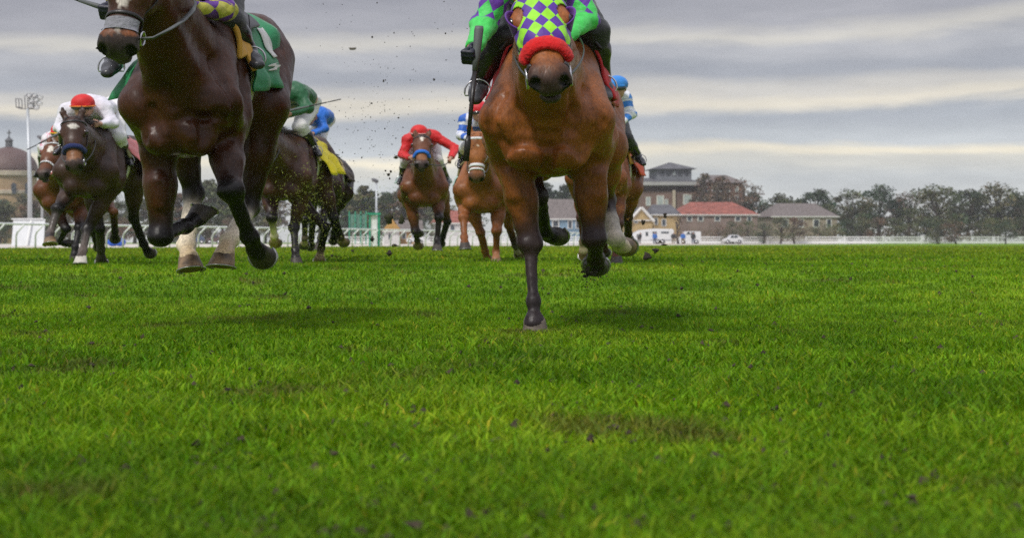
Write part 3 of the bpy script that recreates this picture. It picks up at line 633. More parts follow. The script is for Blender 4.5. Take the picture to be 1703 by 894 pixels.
pts_body('body', [(.02, .55), (0, .9), (.10, 1.7), (.24, 2.15), (.55, 2.35), (.97, 2.3), (1, 2.1), (1, .45)], a, b, 238, 2.3, WHP, tl)
for (u0, v0, u1, v1) in ((.345, 1.25, .40, 1.85), (.70, 1.65, .88, 1.9), (.50, 1.6, .60, 1.9)): m = MB(); m.box((a + (b - a) * u0, 237.96, v0), (a + (b - a) * u1, 238.02, v1)); m.build('window', GLASS, tl)
m = MB(); m.box((a + (b - a) * .45, 237.95, .5), (a + (b - a) * .99, 237.99, .72)); m.build('skirt', mat('grey skirt', (.4, .4, .42)), tl)
for u in (.62, .74): wheel(tl, a + (b - a) * u, 238, .38)
CARP = [(0, .35), (0, .72), (.06, .86), (.24, .94), (.36, 1.36), (.44, 1.44), (.72, 1.42), (.88, .98), (.98, .90), (1, .62), (.99, .35)]
VANP = [(0, .35), (0, .95), (.05, 1.12), (.16, 1.2), (.24, 1.85), (.30, 1.95), (.97, 1.95), (1, 1.8), (1, .35)]
def car(px0, px1, d, prof, col, label, name='parked_car', cat='car'):
    a, b = P(px0, 403, d)[0], P(px1, 403, d)[0]; o = empty(name, ((a + b) / 2, d, 0), label, cat, 'vehicles parked beyond the track')
    pts_body('body', prof, a, b, d, 1.7, mat(label[:18] + ' paint', col, rough=.25, var=.05, coat=.5), o)
    zt = max(v for _, v in prof); X = lambda u: a + (b - a) * u
    for u0, u1 in ((.34, .50), (.53, .72)): m = MB(); m.add([(X(u0 + .03), d - .02, zt - .10), (X(u1 - .02), d - .02, zt - .10), (X(u1), d - .02, zt - .47), (X(u0 - .03), d - .02, zt - .47), (X(u0 + .03), d + .02, zt - .10), (X(u1 - .02), d + .02, zt - .10), (X(u1), d + .02, zt - .47), (X(u0 - .03), d + .02, zt - .47)], [(3, 2, 1, 0), (4, 5, 6, 7), (0, 1, 5, 4), (2, 3, 7, 6), (1, 2, 6, 5), (3, 0, 4, 7)]); m.build('window', GLASS, o)
    for u in (.19, .80): wheel(o, X(u), d, .33)
    m = MB(); m.box((X(-.005), d + .15, .62), (X(.006), d + .45, .76)); m.build('headlight', LAMP, o)
car(1130, 1166, 240, VANP, (.72, .73, .74), 'white van right of the horse trailer', 'parked_van', 'van')
car(318, 340, 236, CARP, (.06, .09, .16), 'dark blue parked car seen under the dark leader')
car(344, 368, 236, CARP, (.10, .06, .05), 'dark maroon parked car seen under the dark leader')
car(676, 706, 236, CARP, (.70, .71, .72), 'white parked car behind the blue-nosebanded horse')
car(1205, 1236, 240, CARP, (.66, .67, .68), 'white parked car in front of the red-roofed house')
def walker(px, d, top, legs, label, lean=0.):
    c = P(px, CY, d)[0]; o = empty('person', (c, d, 0), label, 'person', 'people standing beyond the track'); q = lambda x, z, y=0.: V(c + x, d + y, z)
    def bod(g, what):
        S = Sdf()
        for s in (-1, 1):
            if 'l' in what: S.cap(q(s * .09, .9), q(s * .11, .5, -.04 * s), .085 + g, .065 + g, .04); S.cap(q(s * .11, .5, -.04 * s), q(s * .12, .06, .10 * s), .062 + g, .045 + g, .03)
            if 't' in what: S.cap(q(s * .18, 1.42), q(s * .25, 1.13, .03), .055 + g, .045 + g, .04); S.cap(q(s * .25, 1.13, .03), q(s * .21, .88, -.10), .045 + g, .033 + g, .03)
            if 'b' in what: S.cap(q(s * .12, .04, .10 * s), q(s * .13, .03, .10 * s - .16), .045, .035, .02); S.ell(q(s * .21, .83, -.12), (.035, .04, .06), None, .02)
        if 't' in what: S.cap(q(0, .95), q(lean, 1.40), .135 + g, .150 + g, .06, V(1, 0, 0), 1.2)
        if 'b' in what: S.ell(q(lean * 1.3, 1.63, -.02), (.078, .095, .12), None, .03); S.cap(q(lean, 1.42), q(lean * 1.3, 1.58), .055, .052, .03)
        return S
    v, Q = bod(0, 'ltb').mesh(.03); mk('body', v, Q, SKIN, o)
    v, Q = bod(.014, 't').mesh(.03); mk('jacket', v, Q, top, o); v, Q = bod(.012, 'l').mesh(.03); mk('trousers', v, Q, legs, o)
    S = Sdf(); S.ell(q(lean * 1.3, 1.67, .01), (.086, .10, .10), None, .02); S.ell(q(lean * 1.3, 1.58, -.12), (.1, .1, .1), None, .02, sub=True); v, Q = S.mesh(.025); mk('hair', v, Q, HAIR, o)
DK = cloth('dark clothing', (.025, .027, .03)); BL = cloth('blue jacket', (.02, .13, .45)); JN = cloth('jeans', (.04, .06, .11)); KH = cloth('khaki', (.2, .16, .1))
walker(1063, 232, DK, DK, 'person all in dark clothes, leftmost before the horse trailer', .12); walker(1089, 233, BL, JN, 'person in a blue jacket by the middle of the horse trailer')
walker(1120, 232, DK, KH, 'person in a dark jacket and khaki trousers at the trailer\'s right end', .05); walker(1136, 233, BL, KH, 'person in a bright blue jacket beside the white van'); walker(1153, 232, DK, JN, 'person in a dark jacket and jeans, rightmost before the white van')
# ---------------------------------------------------------------- horses
def hoof(root, c, d, lat, col_mat, size=1., plate=True, name='hoof'):
    """c: coronet centre, d: pastern direction, lat: the horse's sideways axis"""
    d = unit(d); lat = unit(lat - d * np.dot(lat, d)); fv = np.cross(d, lat)
    down = unit(d * .80 - fv * .60); toe = unit(d * .60 + fv * .80)
    rings = []; seg = 22
    prof = [(-.012, .90, .0), (0., 1.0, 0), (.012, 1.03, .006), (.04, 1.14, .018), (.066, 1.24, .030), (.074, 1.25, .033), (.0745, 1.12, .033), (.068, .7, .033)]
    vs = []
    for (z, r, sh) in prof:
        for k in range(seg):
            th = 2 * math.pi * k / seg
            x = math.cos(th); y = math.sin(th)
            long_ = .052 * r * (1.05 if x > 0 else .92)
            hl = 0. if z > .06 else -.018 * (1 - x) * .5 * (1 - z / .06)
            p = c + size * (down * (z - hl * -1 if z <= .06 else z) + toe * (sh + long_ * x - .006) + lat * (.047 * r * y))
            vs.append(p)
    n = len(prof); fs = []
    for i in range(n - 1):
        for k in range(seg):
            k2 = (k + 1) % seg
            fs.append((i * seg + k, i * seg + k2, (i + 1) * seg + k2, (i + 1) * seg + k))
    fs += [tuple(range(seg))[::-1], tuple((n - 1) * seg + k for k in range(seg))]
    h = mk(name, vs, fs, col_mat, root)
    if plate:
        m = MB(); pts = []
        for k in range(-8, 9):
            th = k / 8 * 2.35
            pts.append(c + size * (down * .079 + toe * (.033 + .056 * 1.16 * math.cos(th) - .006) + lat * (.052 * 1.16 * math.sin(th))))
        m.tube(pts, .008 * size, 6, up=down, flat=.6)
        m.build('horseshoe', PLATE, h, True)
    return h

def head_prims(B, A, e1, e2, e3, coat, dark, muz, ears=True, detail=True, ear_up=None):
    """A poll, e1 down the face, e2 sideways, e3 out of the forehead"""
    h = lambda s, y, z: A + e1 * s + e2 * y + e3 * z
    RM = np.stack([e1, e2, e3])
    B.ell(h(.10, 0, -.005), (.14, .098, .10), RM, .03, coat, 'head')
    B.cap(h(.10, 0, .045), h(.30, 0, .030), .062, .055, .04, e2, 1.35, coat, coat, 'head')
    B.cap(h(.28, 0, .026), h(.50, 0, .004), .052, .050, .04, e2, 1.12, coat, coat, 'head')
    for s in (-1, 1):
        B.ell(h(.215, s * .056, -.075), (.135, .036, .10), RM, .03, coat, 'head')
        B.ell(h(.175, s * .086, .030), (.050, .030, .034), RM, .025, coat, 'head')
        B.cap(h(.24, s * .080, -.012), h(.40, s * .055, -.012), .012, .006, .03, None, 1, coat, coat, 'head')
        B.ell(h(.20, s * .112, .022), (.022, .012, .017), RM, .012, None, 'head', True)
    B.cap(h(.24, 0, -.115), h(.50, 0, -.075), .050, .032, .04, e2, .95, coat, coat, 'head')
    B.cap(h(.40, 0, -.03), h(.51, 0, -.028), .055, .052, .04, e2, 1.0, coat, tuple(a_ * .6 + b_ * .4 for a_, b_ in zip(coat, muz)), 'head')
    B.ell(h(.545, 0, -.020), (.058, .064, .058), RM, .03, muz, 'head')
    for s in (-1, 1):
        B.cap(h(.515, s * .044, .014), h(.570, s * .050, -.008), .033, .034, .018, None, 1, muz, tuple(min(.2, x_ * 2.2) for x_ in muz), 'head')
        B.ell(h(.592, s * .054, .002), (.036, .022, .028), RM, .010, None, 'head', True)
    lip = tuple(min(.2, x_ * 2.6) for x_ in muz)
    B.ell(h(.592, 0, -.045), (.022, .046, .028), RM, .015, lip, 'head')
    B.ell(h(.565, 0, -.100), (.040, .042, .028), RM, .010, lip, 'head')
    B.ell(h(.59, 0, -.074), (.05, .07, .009), RM, .008, None, 'head', True)
    if ears:
        up = unit(ear_up if ear_up is not None else (-e1 * .9 + e3 * .35))
        for s in (-1, 1):
            b0 = h(.0, s * .062, .02); tip = b0 + up * .15 + e2 * s * .02; mid = b0 + up * .075 + e2 * s * .016
            B.cap(b0, mid, .030, .033, .02, e3, .62, coat, coat, 'ear')
            B.cap(mid, tip, .033, .006, .012, e3, .55, coat, dark, 'ear')
            B.cap(b0 + up * .035 + e3 * .022, tip - up * .03 + e3 * .012, .017, .005, .008, e3, .9, None, None, 'ear', True)

def horse(sp):
    bx, by, bd = sp['br']
    brp = P(bx, by, bd)
    hipx = (sp['hipx'] - CX) * (bd + 1.45) / (FPX * WID)
    yaw = math.atan2(hipx - brp[0], 1.45)
    Fv = V(-math.sin(yaw), -math.cos(yaw), 0); Lv = V(math.cos(yaw), -math.sin(yaw), 0); Zv = V(0, 0, 1)
    pit = sp.get('pitch', 0.)
    O = brp - Fv * .30 - Zv * (1.05 - pit * .30)
    T = lambda f, l, u: O + Fv * f + Lv * l + Zv * (u - pit * f)
    coat, dark, muz = sp['coat'], sp['dark'], sp['muz']
    vox = sp.get('vox', .02); fat = sp.get('fat', 1.)
    B = Sdf()
    RM = np.stack([unit(Fv - Zv * pit), Lv, unit(Zv + Fv * pit)])
    c = coat; belly = sp.get('belly', coat)
    wf = sp.get('wf', .90)
    wff = lambda f: wf + (sp.get('wfh', max(wf, .9)) - wf) * min(1, max(0, (-f - .5) / .5))
    TW = lambda f, l, u: T(f, l * wff(f), u)
    def BE(c_, r, *a_): B.ell(c_, (r[0], r[1] * wff(float(np.dot(c_ - O, Fv))), r[2]), *a_)
    # trunk
    BE(TW(-.18, 0, 1.19), (.52, .265 * fat, .385), RM, .06, c, 'trunk')
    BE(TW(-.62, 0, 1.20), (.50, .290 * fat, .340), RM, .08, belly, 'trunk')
    BE(TW(-1.00, 0, 1.30), (.40, .225, .250), RM, .08, c, 'trunk')
    B.cap(TW(.00, 0, 1.46), TW(-.40, 0, 1.42), .11, .13, .08, Lv, .8, c, c, 'trunk')
    B.cap(TW(-.40, 0, 1.41), TW(-1.05, 0, 1.42), .13, .12, .06, Lv, 1.2, c, c, 'trunk')
    for s in (-1, 1):
        BE(TW(-1.12, s * .125, 1.30), (.27, .150, .24), RM, .05, c, 'trunk')
        BE(TW(-1.28, s * .12, 1.12), (.16, .125, .30), RM, .06, c, 'trunk')
        B.cap(TW(-.93, s * .20, 1.42), TW(-1.30, s * .13, 1.30), .045, .06, .06, None, 1, c, c, 'trunk')
    B.cap(TW(-1.33, 0, 1.40), TW(-1.48, 0, 1.22), .055, .035, .04, None, 1, c, dark, 'trunk')
    # breast and pectorals
    BE(TW(.14, 0, 1.10), (.26, .215 * fat, .28), RM, .06, c, 'trunk')
    for s in (-1, 1):
        BE(TW(.262, s * .098, .935), (.118, .112, .115), RM, .035, c, 'trunk')
        B.cap(TW(-.06, s * .115, 1.47), TW(.25, s * .192, 1.12), .085, .105, .045, None, 1, c, c, 'trunk')
        B.cap(TW(-.20, s * .15, 1.40), TW(-.02, s * .225, 1.02), .085, .095, .045, None, 1, c, c, 'trunk')
        BE(TW(.265, s * .182, 1.10), (.075, .062, .085), RM, .03, c, 'trunk')
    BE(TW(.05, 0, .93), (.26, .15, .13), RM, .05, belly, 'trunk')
    if vox < .016:
        B.cap(TW(.42, 0, 1.16), TW(.40, 0, .93), .012, .014, .03, None, 1, None, None, 'trunk', True)
        for s in (-1, 1):
            B.cap(TW(.42, s * .03, 1.135), TW(.33, s * .19, 1.10), .008, .010, .028, None, 1, None, None, 'trunk', True)
            B.cap(TW(.345, s * .135, 1.20), TW(.22, s * .20, 1.36), .012, .010, .03, None, 1, None, None, 'trunk', True)
            B.cap(TW(.30, s * .235, 1.02), TW(.06, s * .275, .98), .010, .012, .03, None, 1, None, None, 'trunk', True)
            B.cap(TW(.10, s * .262, 1.14), TW(-.10, s * .275, .92), .010, .010, .03, None, 1, None, None, 'trunk', True)
            B.cap(TW(.36, s * .172, 1.05), TW(.33, s * .165, .92), .010, .012, .03, None, 1, None, None, 'trunk', True)
    # head and neck
    A = P(*sp['poll']); mzx, mzy, ms = sp['muz_at']
    M = solve(A, mzx, mzy, .58, ms)
    e1 = unit(M - A); hl = sp.get('hlat', Lv)
    e2 = unit(hl - e1 * np.dot(hl, e1)); e3 = np.cross(e1, e2)
    if np.dot(e3, V(0, -1, .3)) < 0: e3 = -e3
    rot = sp.get('roll', 0.)
    if rot: e2, e3 = e2 * math.cos(rot) + e3 * math.sin(rot), e3 * math.cos(rot) - e2 * math.sin(rot)
    hp = lambda s, y, z: A + e1 * s + e2 * y + e3 * z
    head_prims(B, A, e1, e2, e3, sp.get('headcol', c), dark, muz, True, True, sp.get('ear_up'))
    throat = hp(.17, 0, -.13); back = A - e3 * .06 + e1 * .02
    w0 = T(-.06, 0, 1.50); m0 = T(.08, 0, 1.33); u0 = T(.26, 0, 1.17)
    B.cap(w0, back, .085, .068, .05, Lv, .72, c, c, 'neck')
    B.cap(m0, (back + throat) / 2, .205, .120, .06, Lv, .80, c, c, 'neck')
    B.cap(u0, throat, .150, .070, .06, Lv, .95, c, c, 'neck')
    B.cap(T(.27, .06, 1.13), throat + e2 * .05, .05, .028, .03, None, 1, c, c, 'neck')
    B.cap(T(.27, -.06, 1.13), throat - e2 * .05, .05, .028, .03, None, 1, c, c, 'neck')
    # legs
    feet = []
    kneeL = {}
    for key, s in (('fl', -1), ('fr', 1)):
        q = sp[key]; elb = TW(.00 + q.get('ef', 0), s * .180, .93) if 'elbow' not in q else P(*q['elbow'])
        kn = solve(elb, *q['knee'][:2], q.get('l1', .43), q['knee'][2]); ft = solve(kn, *q['fet'][:2], q.get('l2', .30), q['fet'][2]); co = solve(ft, *q['cor'][:2], .115, q['cor'][2])
        cc = q.get('cannon', dark); fc = q.get('foot', cc); kc = q.get('kneec', dark); R_ = q.get('r', 1.)
        B.cap(TW(.24, s * .185, 1.08), elb, .115, .105, .05, None, 1, c, c, 'leg')
        up = unit(elb - kn)
        fd = unit(ft - kn); front = np.cross(unit(kn - elb), Lv)
        B.cap(elb + up * .02, elb + (kn - elb) * .55, .098 * R_, .068 * R_, .045, Lv, .88, c, c, 'leg')
        B.cap(elb + (kn - elb) * .20 + front * .025 + Lv * s * .02, elb + (kn - elb) * .62, .062 * R_, .042 * R_, .03, None, 1, c, q.get('fore2', c), 'leg')
        B.cap(elb + (kn - elb) * .5, kn, .068 * R_, .046 * R_, .04, None, 1, q.get('fore2', c), kc, 'leg')
        B.ell(kn + front * .006, (.056, .056, .062), None, .025, kc, 'leg')
        B.ell(kn + front * .022 + unit(kn - elb) * .012, (.042, .046, .040), None, .02, kc, 'leg')
        fr2 = np.cross(fd, Lv)
        rc = q.get('rc', 1.)
        B.cap(kn, ft, .040 * rc, .031 * rc, .03, None, 1, kc, cc, 'leg')
        B.cap(kn + fd * .02 - fr2 * .025, ft - fr2 * .022, .024 * rc, .022 * rc, .02, None, 1, cc, cc, 'leg')
        B.ell(ft, (.040 * rc, .040, .042), None, .02, cc, 'leg'); B.ell(ft - fr2 * .022, (.028 * rc, .030, .032), None, .02, cc, 'leg')
        B.cap(ft, co, .036 * rc, .038 * rc, .02, None, 1, fc, fc, 'leg')
        B.cap(co - unit(co - ft) * .01, co + unit(co - ft) * .02, .044, .046, .015, None, 1, fc, fc, 'leg')
        feet.append((co, co - ft, q.get('hoof', sp.get('hoofmat', HOOF))))
    for key, s in (('hl', -1), ('hr', 1)):
        q = sp[key]; hip = T(-1.08, s * .15, 1.24)
        st = T(-.74 + q.get('sf', 0), s * .205, 1.0 + q.get('su', 0)) if 'stifle' not in q else P(*q['stifle'])
        hk = solve(st, *q['hock'][:2], q.get('l1', .45), q['hock'][2]); ft = solve(hk, *q['fet'][:2], q.get('l2', .38), q['fet'][2]); co = solve(ft, *q['cor'][:2], .125, q['cor'][2])
        cc = q.get('cannon', dark); fc = q.get('foot', cc); hc = q.get('hockc', dark)
        gd = unit(hk - st); gb = -np.cross(gd, Lv)
        B.cap(hip, st, .185, .135, .07, Lv, .80, c, c, 'leg')
        B.cap(T(-1.30, s * .13, 1.10), st + (hk - st) * .35 + gb * .04, .130, .075, .06, Lv, .85, c, c, 'leg')
        B.ell(st + V(0, 0, .02), (.10, .095, .11), None, .05, c, 'leg')
        B.cap(st, st + (hk - st) * .5, .120, .088, .05, Lv, .80, c, c, 'leg')
        B.cap(st + (hk - st) * .45, hk, .088, .048, .04, Lv, .85, c, hc, 'leg')
        cd = unit(ft - hk); cb = -np.cross(cd, Lv)
        B.cap(st + (hk - st) * .55 + gb * .05, hk + gb * .05 - gd * .01, .022, .020, .025, None, 1, c, hc, 'leg')
        B.ell(hk, (.050, .052, .062), None, .02, hc, 'leg')
        B.cap(hk, hk + gb * .052 - cd * .035, .040, .026, .02, None, 1, hc, hc, 'leg')
        B.cap(hk, ft, .044, .033, .03, None, 1, hc, hc if q.get('sock') else cc, 'leg')
        B.cap(hk + (ft - hk) * q.get('sock', .30), ft, .036, .034, .02, None, 1, cc, cc, 'leg')
        B.cap(hk + cb * .02, ft + cb * .022, .026, .023, .02, None, 1, hc, hc if q.get('sock') else cc, 'leg')
        B.ell(ft, (.042, .042, .044), None, .02, cc, 'leg'); B.ell(ft + cb * .024, (.03, .03, .034), None, .02, cc, 'leg')
        B.cap(ft, co, .037, .039, .02, None, 1, fc, fc, 'leg')
        B.cap(co - unit(co - ft) * .01, co + unit(co - ft) * .02, .044, .046, .015, None, 1, fc, fc, 'leg')
        feet.append((co, co - ft, q.get('hoof', sp.get('hoofmat', HOOF))))
    def hit(px, py):
        ds = np.linspace(bd - 1.3, bd + 1.9, 420); q = np.array([P(px, py, d_) for d_ in ds]); D_ = B.ev(q)
        i = int(np.argmax(D_ < 0)); return q[i] if (D_ < 0).any() else None
    for (kind_, r0_, pl) in sp.get('creases', []):
        h_ = [hit(*p_) for p_ in pl]
        for a_, b_ in zip(h_[:-1], h_[1:]):
            if a_ is None or b_ is None or np.linalg.norm(a_ - b_) > .25: continue
            if kind_ == 'groove': B.cap(a_ + V(0, -.004, 0), b_ + V(0, -.004, 0), r0_, r0_, .028, None, 1, None, None, 'crease', True)
            else: B.cap(a_ + V(0, .002, 0), b_ + V(0, .002, 0), r0_, r0_, .010 if kind_ == 'vein' else .04, None, 1, None, None, 'crease')
    v, Q = B.mesh(vox)
    col = B.colour(v, coat)
    # markings of the coat, plus the shade inside the nostrils painted near-black: (centre, radii in head axes, colour)
    for (s, y, z, rs, ry, colr) in list(sp.get('marks', [])) + [(.578, .056, -.035, .028, .021, (.003, .002, .002)), (.578, -.056, -.035, .028, .021, (.003, .002, .002))]:
        x = v - hp(s, y, z); x = np.stack([x @ e1 / rs, x @ e2 / ry], 1); nz_ = (v - A) @ e3
        dd = np.sqrt((x * x).sum(1)) + .18 * np.sin(v[:, 0] * 260) * np.cos(v[:, 2] * 190)
        k = np.clip((1.05 - dd) / .22, 0, 1) * (nz_ > z - .03) * (np.abs((v - A) @ e1 - .3) < .5); col = col * (1 - k[:, None]) + np.array(colr) * k[:, None]
    root = empty('racehorse', (O[0], O[1], float(gz(O[1]))), sp['label'], 'horse', 'racehorses galloping towards the camera')
    body = mk('body', v, Q, sp['coatmat'], root, attrs={'Col': ('FLOAT_COLOR', col)})
    if vox < .016:
        tx = bpy.data.textures.get('muscle') or bpy.data.textures.new('muscle', 'CLOUDS'); tx.noise_scale = .10; tx.noise_depth = 2
        dm_ = body.modifiers.new('muscle', 'DISPLACE'); dm_.texture = tx; dm_.strength = .011; dm_.mid_level = .5; dm_.texture_coords = 'LOCAL'
    for (co, d, hm) in feet: hoof(root, co + unit(d) * .012, d, Lv, hm, plate=sp.get('plates', True))
    for s in (-1, 1):
        m = MB(); cc_ = hp(.178, s * .104, .034); n = 10
        vs = []; fs = []
        for i in range(7):
            for k in range(n):
                a = math.pi * i / 6; b = 2 * math.pi * k / n
                vs.append(cc_ + .023 * (e1 * math.sin(a) * math.cos(b) * 1.15 + e2 * s * math.cos(a) * .9 + e3 * math.sin(a) * math.sin(b)))
        for i in range(6):
            for k in range(n): fs.append((i * n + k, i * n + (k + 1) % n, (i + 1) * n + (k + 1) % n, (i + 1) * n + k))
        m.add(vs, fs).build('eye', EYE, root, True)
    H = dict(root=root, B=B, T=T, F=Fv, L=Lv, Z=Zv, A=A, e1=e1, e2=e2, e3=e3, hp=hp, sp=sp, body=body)
    tail(H); mane(H)
    return H

def strands(name, roots, dirs, L, curl, width, material, root, seg=6, rng=None, drop=.5):
    rng = rng or RNG; vs = []; fs = []
    for p, d, l in zip(roots, dirs, L):
        p = p.copy(); d = unit(d); side = unit(np.cross(d, rng.normal(size=3))); o = len(vs)
        for i in range(seg + 1):
            t = i / seg; ww = width * (1 - t * .85)
            vs += [p - side * ww, p + side * ww]
            d = unit(d + V(0, 0, -drop / seg) + rng.normal(size=3) * curl); p = p + d * l / seg
        for i in range(seg): fs.append((o + 2 * i, o + 2 * i + 1, o + 2 * i + 3, o + 2 * i + 2))
    return mk(name, vs, fs, material, root)
def tail(H):
    T, F_, L_ = H['T'], H['F'], H['L']; n = 200
    b = T(-1.44, 0, 1.28)
    rt = [b + RNG.normal(size=3) * .022 for _ in range(n)]
    sw = H['sp'].get('tailside', 0.)
    dr = [-F_ * 1.1 + V(0, 0, .05 + .10 * RNG.normal()) + L_ * (sw + .10 * RNG.normal()) for _ in range(n)]
    strands('tail', rt, dr, RNG.uniform(.5, .85, n) * H['sp'].get('taill', 1.), .05, .006, H['sp'].get('hair', HAIR), H['root'], 8, drop=.9)
def mane(H):
    T, F_, L_, A = H['T'], H['F'], H['L'], H['A']; n = H['sp'].get('nmane', 240); tt = RNG.uniform(.0, 1, n)
    a = T(-.02, 0, 1.56); b = A - H['e3'] * .085 - H['e1'] * .0
    q = np.array([a + (b - a) * t for t in tt])
    up = unit(np.cross(H['L'], b - a)); up = up if up[2] > 0 else -up
    r = march(H['B'], q - up * .1, np.tile(up, (n, 1)), ('neck', 'head', 'trunk'), .35)
    q = q - up * .1 + up * (r[:, None] - .012) + L_ * RNG.normal(size=(n, 1)) * .012
    sd = H['sp'].get('maneside', 1)
    strands('mane', list(q), [up * .8 + L_ * sd * (.7 + .3 * RNG.normal()) - F_ * .5 for _ in range(n)], RNG.uniform(.08, .15, n) * H['sp'].get('manel', 1.), .12, .006, H['sp'].get('hair', HAIR), H['root'], 5, drop=.9)
    if not H['sp'].get('forelock', True): return
    n = 60; hp, e1, e2, e3 = H['hp'], H['e1'], H['e2'], H['e3']
    if H['sp'].get('forelock', True):
        rt = [hp(.0, .025 * RNG.normal(), .06) for _ in range(n)]
        strands('forelock', rt, [e1 * 1. + e3 * .45 + e2 * .35 * RNG.normal() for _ in range(n)], RNG.uniform(.07, .14, n), .1, .005, H['sp'].get('hair', HAIR), H['root'], 5, drop=.2)

# ---------------------------------------------------------------- tack
def head_ring(H, s, tilt, phis, off, s_back=0.):
    """points round the head; phi 0 is the middle of the face, +-pi under the jaw"""
    B, e1, e2, e3, hp = H['B'], H['e1'], H['e2'], H['e3'], H['hp']
    c = []; d = []
    for ph in phis:
        ss = s + tilt * (1 - math.cos(ph)) * .5
        c.append(hp(ss, 0, -.03)); d.append(e3 * math.cos(ph) + e2 * math.sin(ph))
    c = np.array(c); d = np.array(d)
    r = march(B, c, d, ('head',), .3, 60)
    return c + d * (r + off)[:, None], d
def strap(H, name, pts, up, wd, th, material, root=None):
    m = MB(); m.tube(pts, wd, 8, flat=th / wd, up=list(up)); return m.build(name, material, root or H['root'], True)
def head_point(H, s, ph, off=.004):
    p, d = head_ring(H, s, 0, [ph], off); return p[0], d[0]
def bridle(H, m=LEATHER, nose=True, brow=True, wd=.011, ns=.40, m2=None):
    root = H['root']; pi = math.pi
    br = empty('bridle', (0, 0, 0), None, None); br.parent = root; br.location = (0, 0, 0)
    if nose:
        p, d = head_ring(H, ns, .03, np.linspace(-pi * .97, pi * .97, 40), .004); strap(H, 'noseband', p, d, wd * 1.25, .004, m2 or m, br)
    if brow:
        p, d = head_ring(H, .075, 0, np.linspace(-pi * .52, pi * .52, 24), .005); strap(H, 'browband', p, d, wd, .004, m2 or m, br)
    for s in (-1, 1):
        pts = []; ds = []
        for ss, ph in ((.0, .42), (.06, .50), (.13, .56), (.20, .60), (.28, .60), (.36, .60), (.43, .60), (.485, .60)):
            q, d = head_point(H, ss, s * pi * ph, .006); pts.append(q); ds.append(d)
        strap(H, 'cheek_strap', pts, ds, wd, .004, m, br)
        bp = pts[-1] + ds[-1] * .012; ring = MB()
        ring.tube([bp + .034 * (H['e1'] * math.cos(a) + H['e3'] * math.sin(a)) for a in np.linspace(0, 2 * pi, 18, endpoint=False)], .005, 6, close=True)
        ring.build('bit_ring', STEEL, br, True)
        H['bit%+d' % s] = bp
    return br
def reins(H, hands, m=LEATHER, sag=.06, wd=.010, name='rein', bow=.05):
    for s, hd in hands.items():
        if hd is None: continue
        a = H['bit%+d' % s]; b = hd; pts = []
        side = H['L'] * s
        for t in np.linspace(0, 1, 14):
            p = a + (b - a) * t + V(0, 0, -sag * 4 * t * (1 - t)) + side * (bow * 4 * t * (1 - t))
            pts.append(p)
        mm = MB(); mm.tube(pts, wd, 6, flat=.35, up=side); mm.build(name, m, H['root'], True)
def fleece(H, name, s, phi, r, col, tilt=.03, off=.018, th=.5):
    """sheepskin noseband"""
    m = mat(name + ' wool', col, rough=.95, var=.15, scale=60, bump=.6, bscale=70, sheen=.1, dist=.012)
    th0 = th; n = 46; p, d = head_ring(H, s, tilt, np.linspace(-phi, phi, n), off); seg = 18; vs = []; fs = []
    for i in range(n):
        t = unit(p[min(i + 1, n - 1)] - p[max(i - 1, 0)]); a = unit(d[i] - t * np.dot(d[i], t)); b = np.cross(t, a)
        e = min(i, n - 1 - i); rr = r * min(1, math.sqrt((e + .3) / 3.3))
        th_ = th0
        for k in range(seg):
            th = 2 * math.pi * k / seg; rn = rr * (1 + .05 * RNG.normal())
            vs.append(p[i] + rn * (th_ * math.cos(th) * a + math.sin(th) * b) + t * RNG.normal() * .002)
    for i in range(n - 1):
        for k in range(seg): fs.append((i * seg + k, i * seg + (k + 1) % seg, (i + 1) * seg + (k + 1) % seg, (i + 1) * seg + k))
    fs += [tuple(range(seg))[::-1], tuple((n - 1) * seg + k for k in range(seg))]
    return mk('fleece_noseband', vs, fs, m, H['root'])
def drape(H, name, f0, f1, p0, p1, off, material, nf=24, nph=40, flare=0., wrinkle=.006, root=None, tags=('trunk',), thick=.006, skew=0., shape=None, up0=1.2):
    """cloth laid over the barrel: f along the horse, phi round it (0 = spine, + = viewer's right)"""
    T, L_, Z_ = H['T'], H['L'], H['Z']; c = []; d = []; uv = []
    for i in range(nf + 1):
        for j in range(nph + 1):
            ph = p0 + (p1 - p0) * j / nph; f = f0 + (f1 - f0) * i / nf + skew * abs(ph)
            if shape: f, ph = shape(i / nf, j / nph, f, ph)
            c.append(T(f, 0, up0)); d.append(L_ * math.sin(ph) + Z_ * math.cos(ph)); uv.append((f, ph * .33, 0))
    c = np.array(c); d = np.array(d); uv = np.array(uv)
    r = march(H['B'], c, d, tags, .75, 90)
    ph = uv[:, 1] / .33
    r = r + off + wrinkle * (np.sin(ph * 11 + uv[:, 0] * 9) + .6 * np.sin(uv[:, 0] * 31 + ph * 5)) * np.clip(np.abs(ph), 0, 1) + (flare if not isinstance(flare, tuple) else np.where(ph < 0, flare[0], flare[1])) * np.clip(np.abs(ph) - .55, 0, 2) ** 1.5 * (1 + .45 * np.sin(uv[:, 0] * 17 + 1.3))
    vs = c + d * r[:, None]; fs = []
    for i in range(nf):
        for j in range(nph):
            a = i * (nph + 1) + j; fs.append((a, a + 1, a + nph + 2, a + nph + 1))
    return mk(name, vs, np.array(fs), material, root or H['root'], attrs={'pc': ('FLOAT_VECTOR', uv)}, solid=thick)
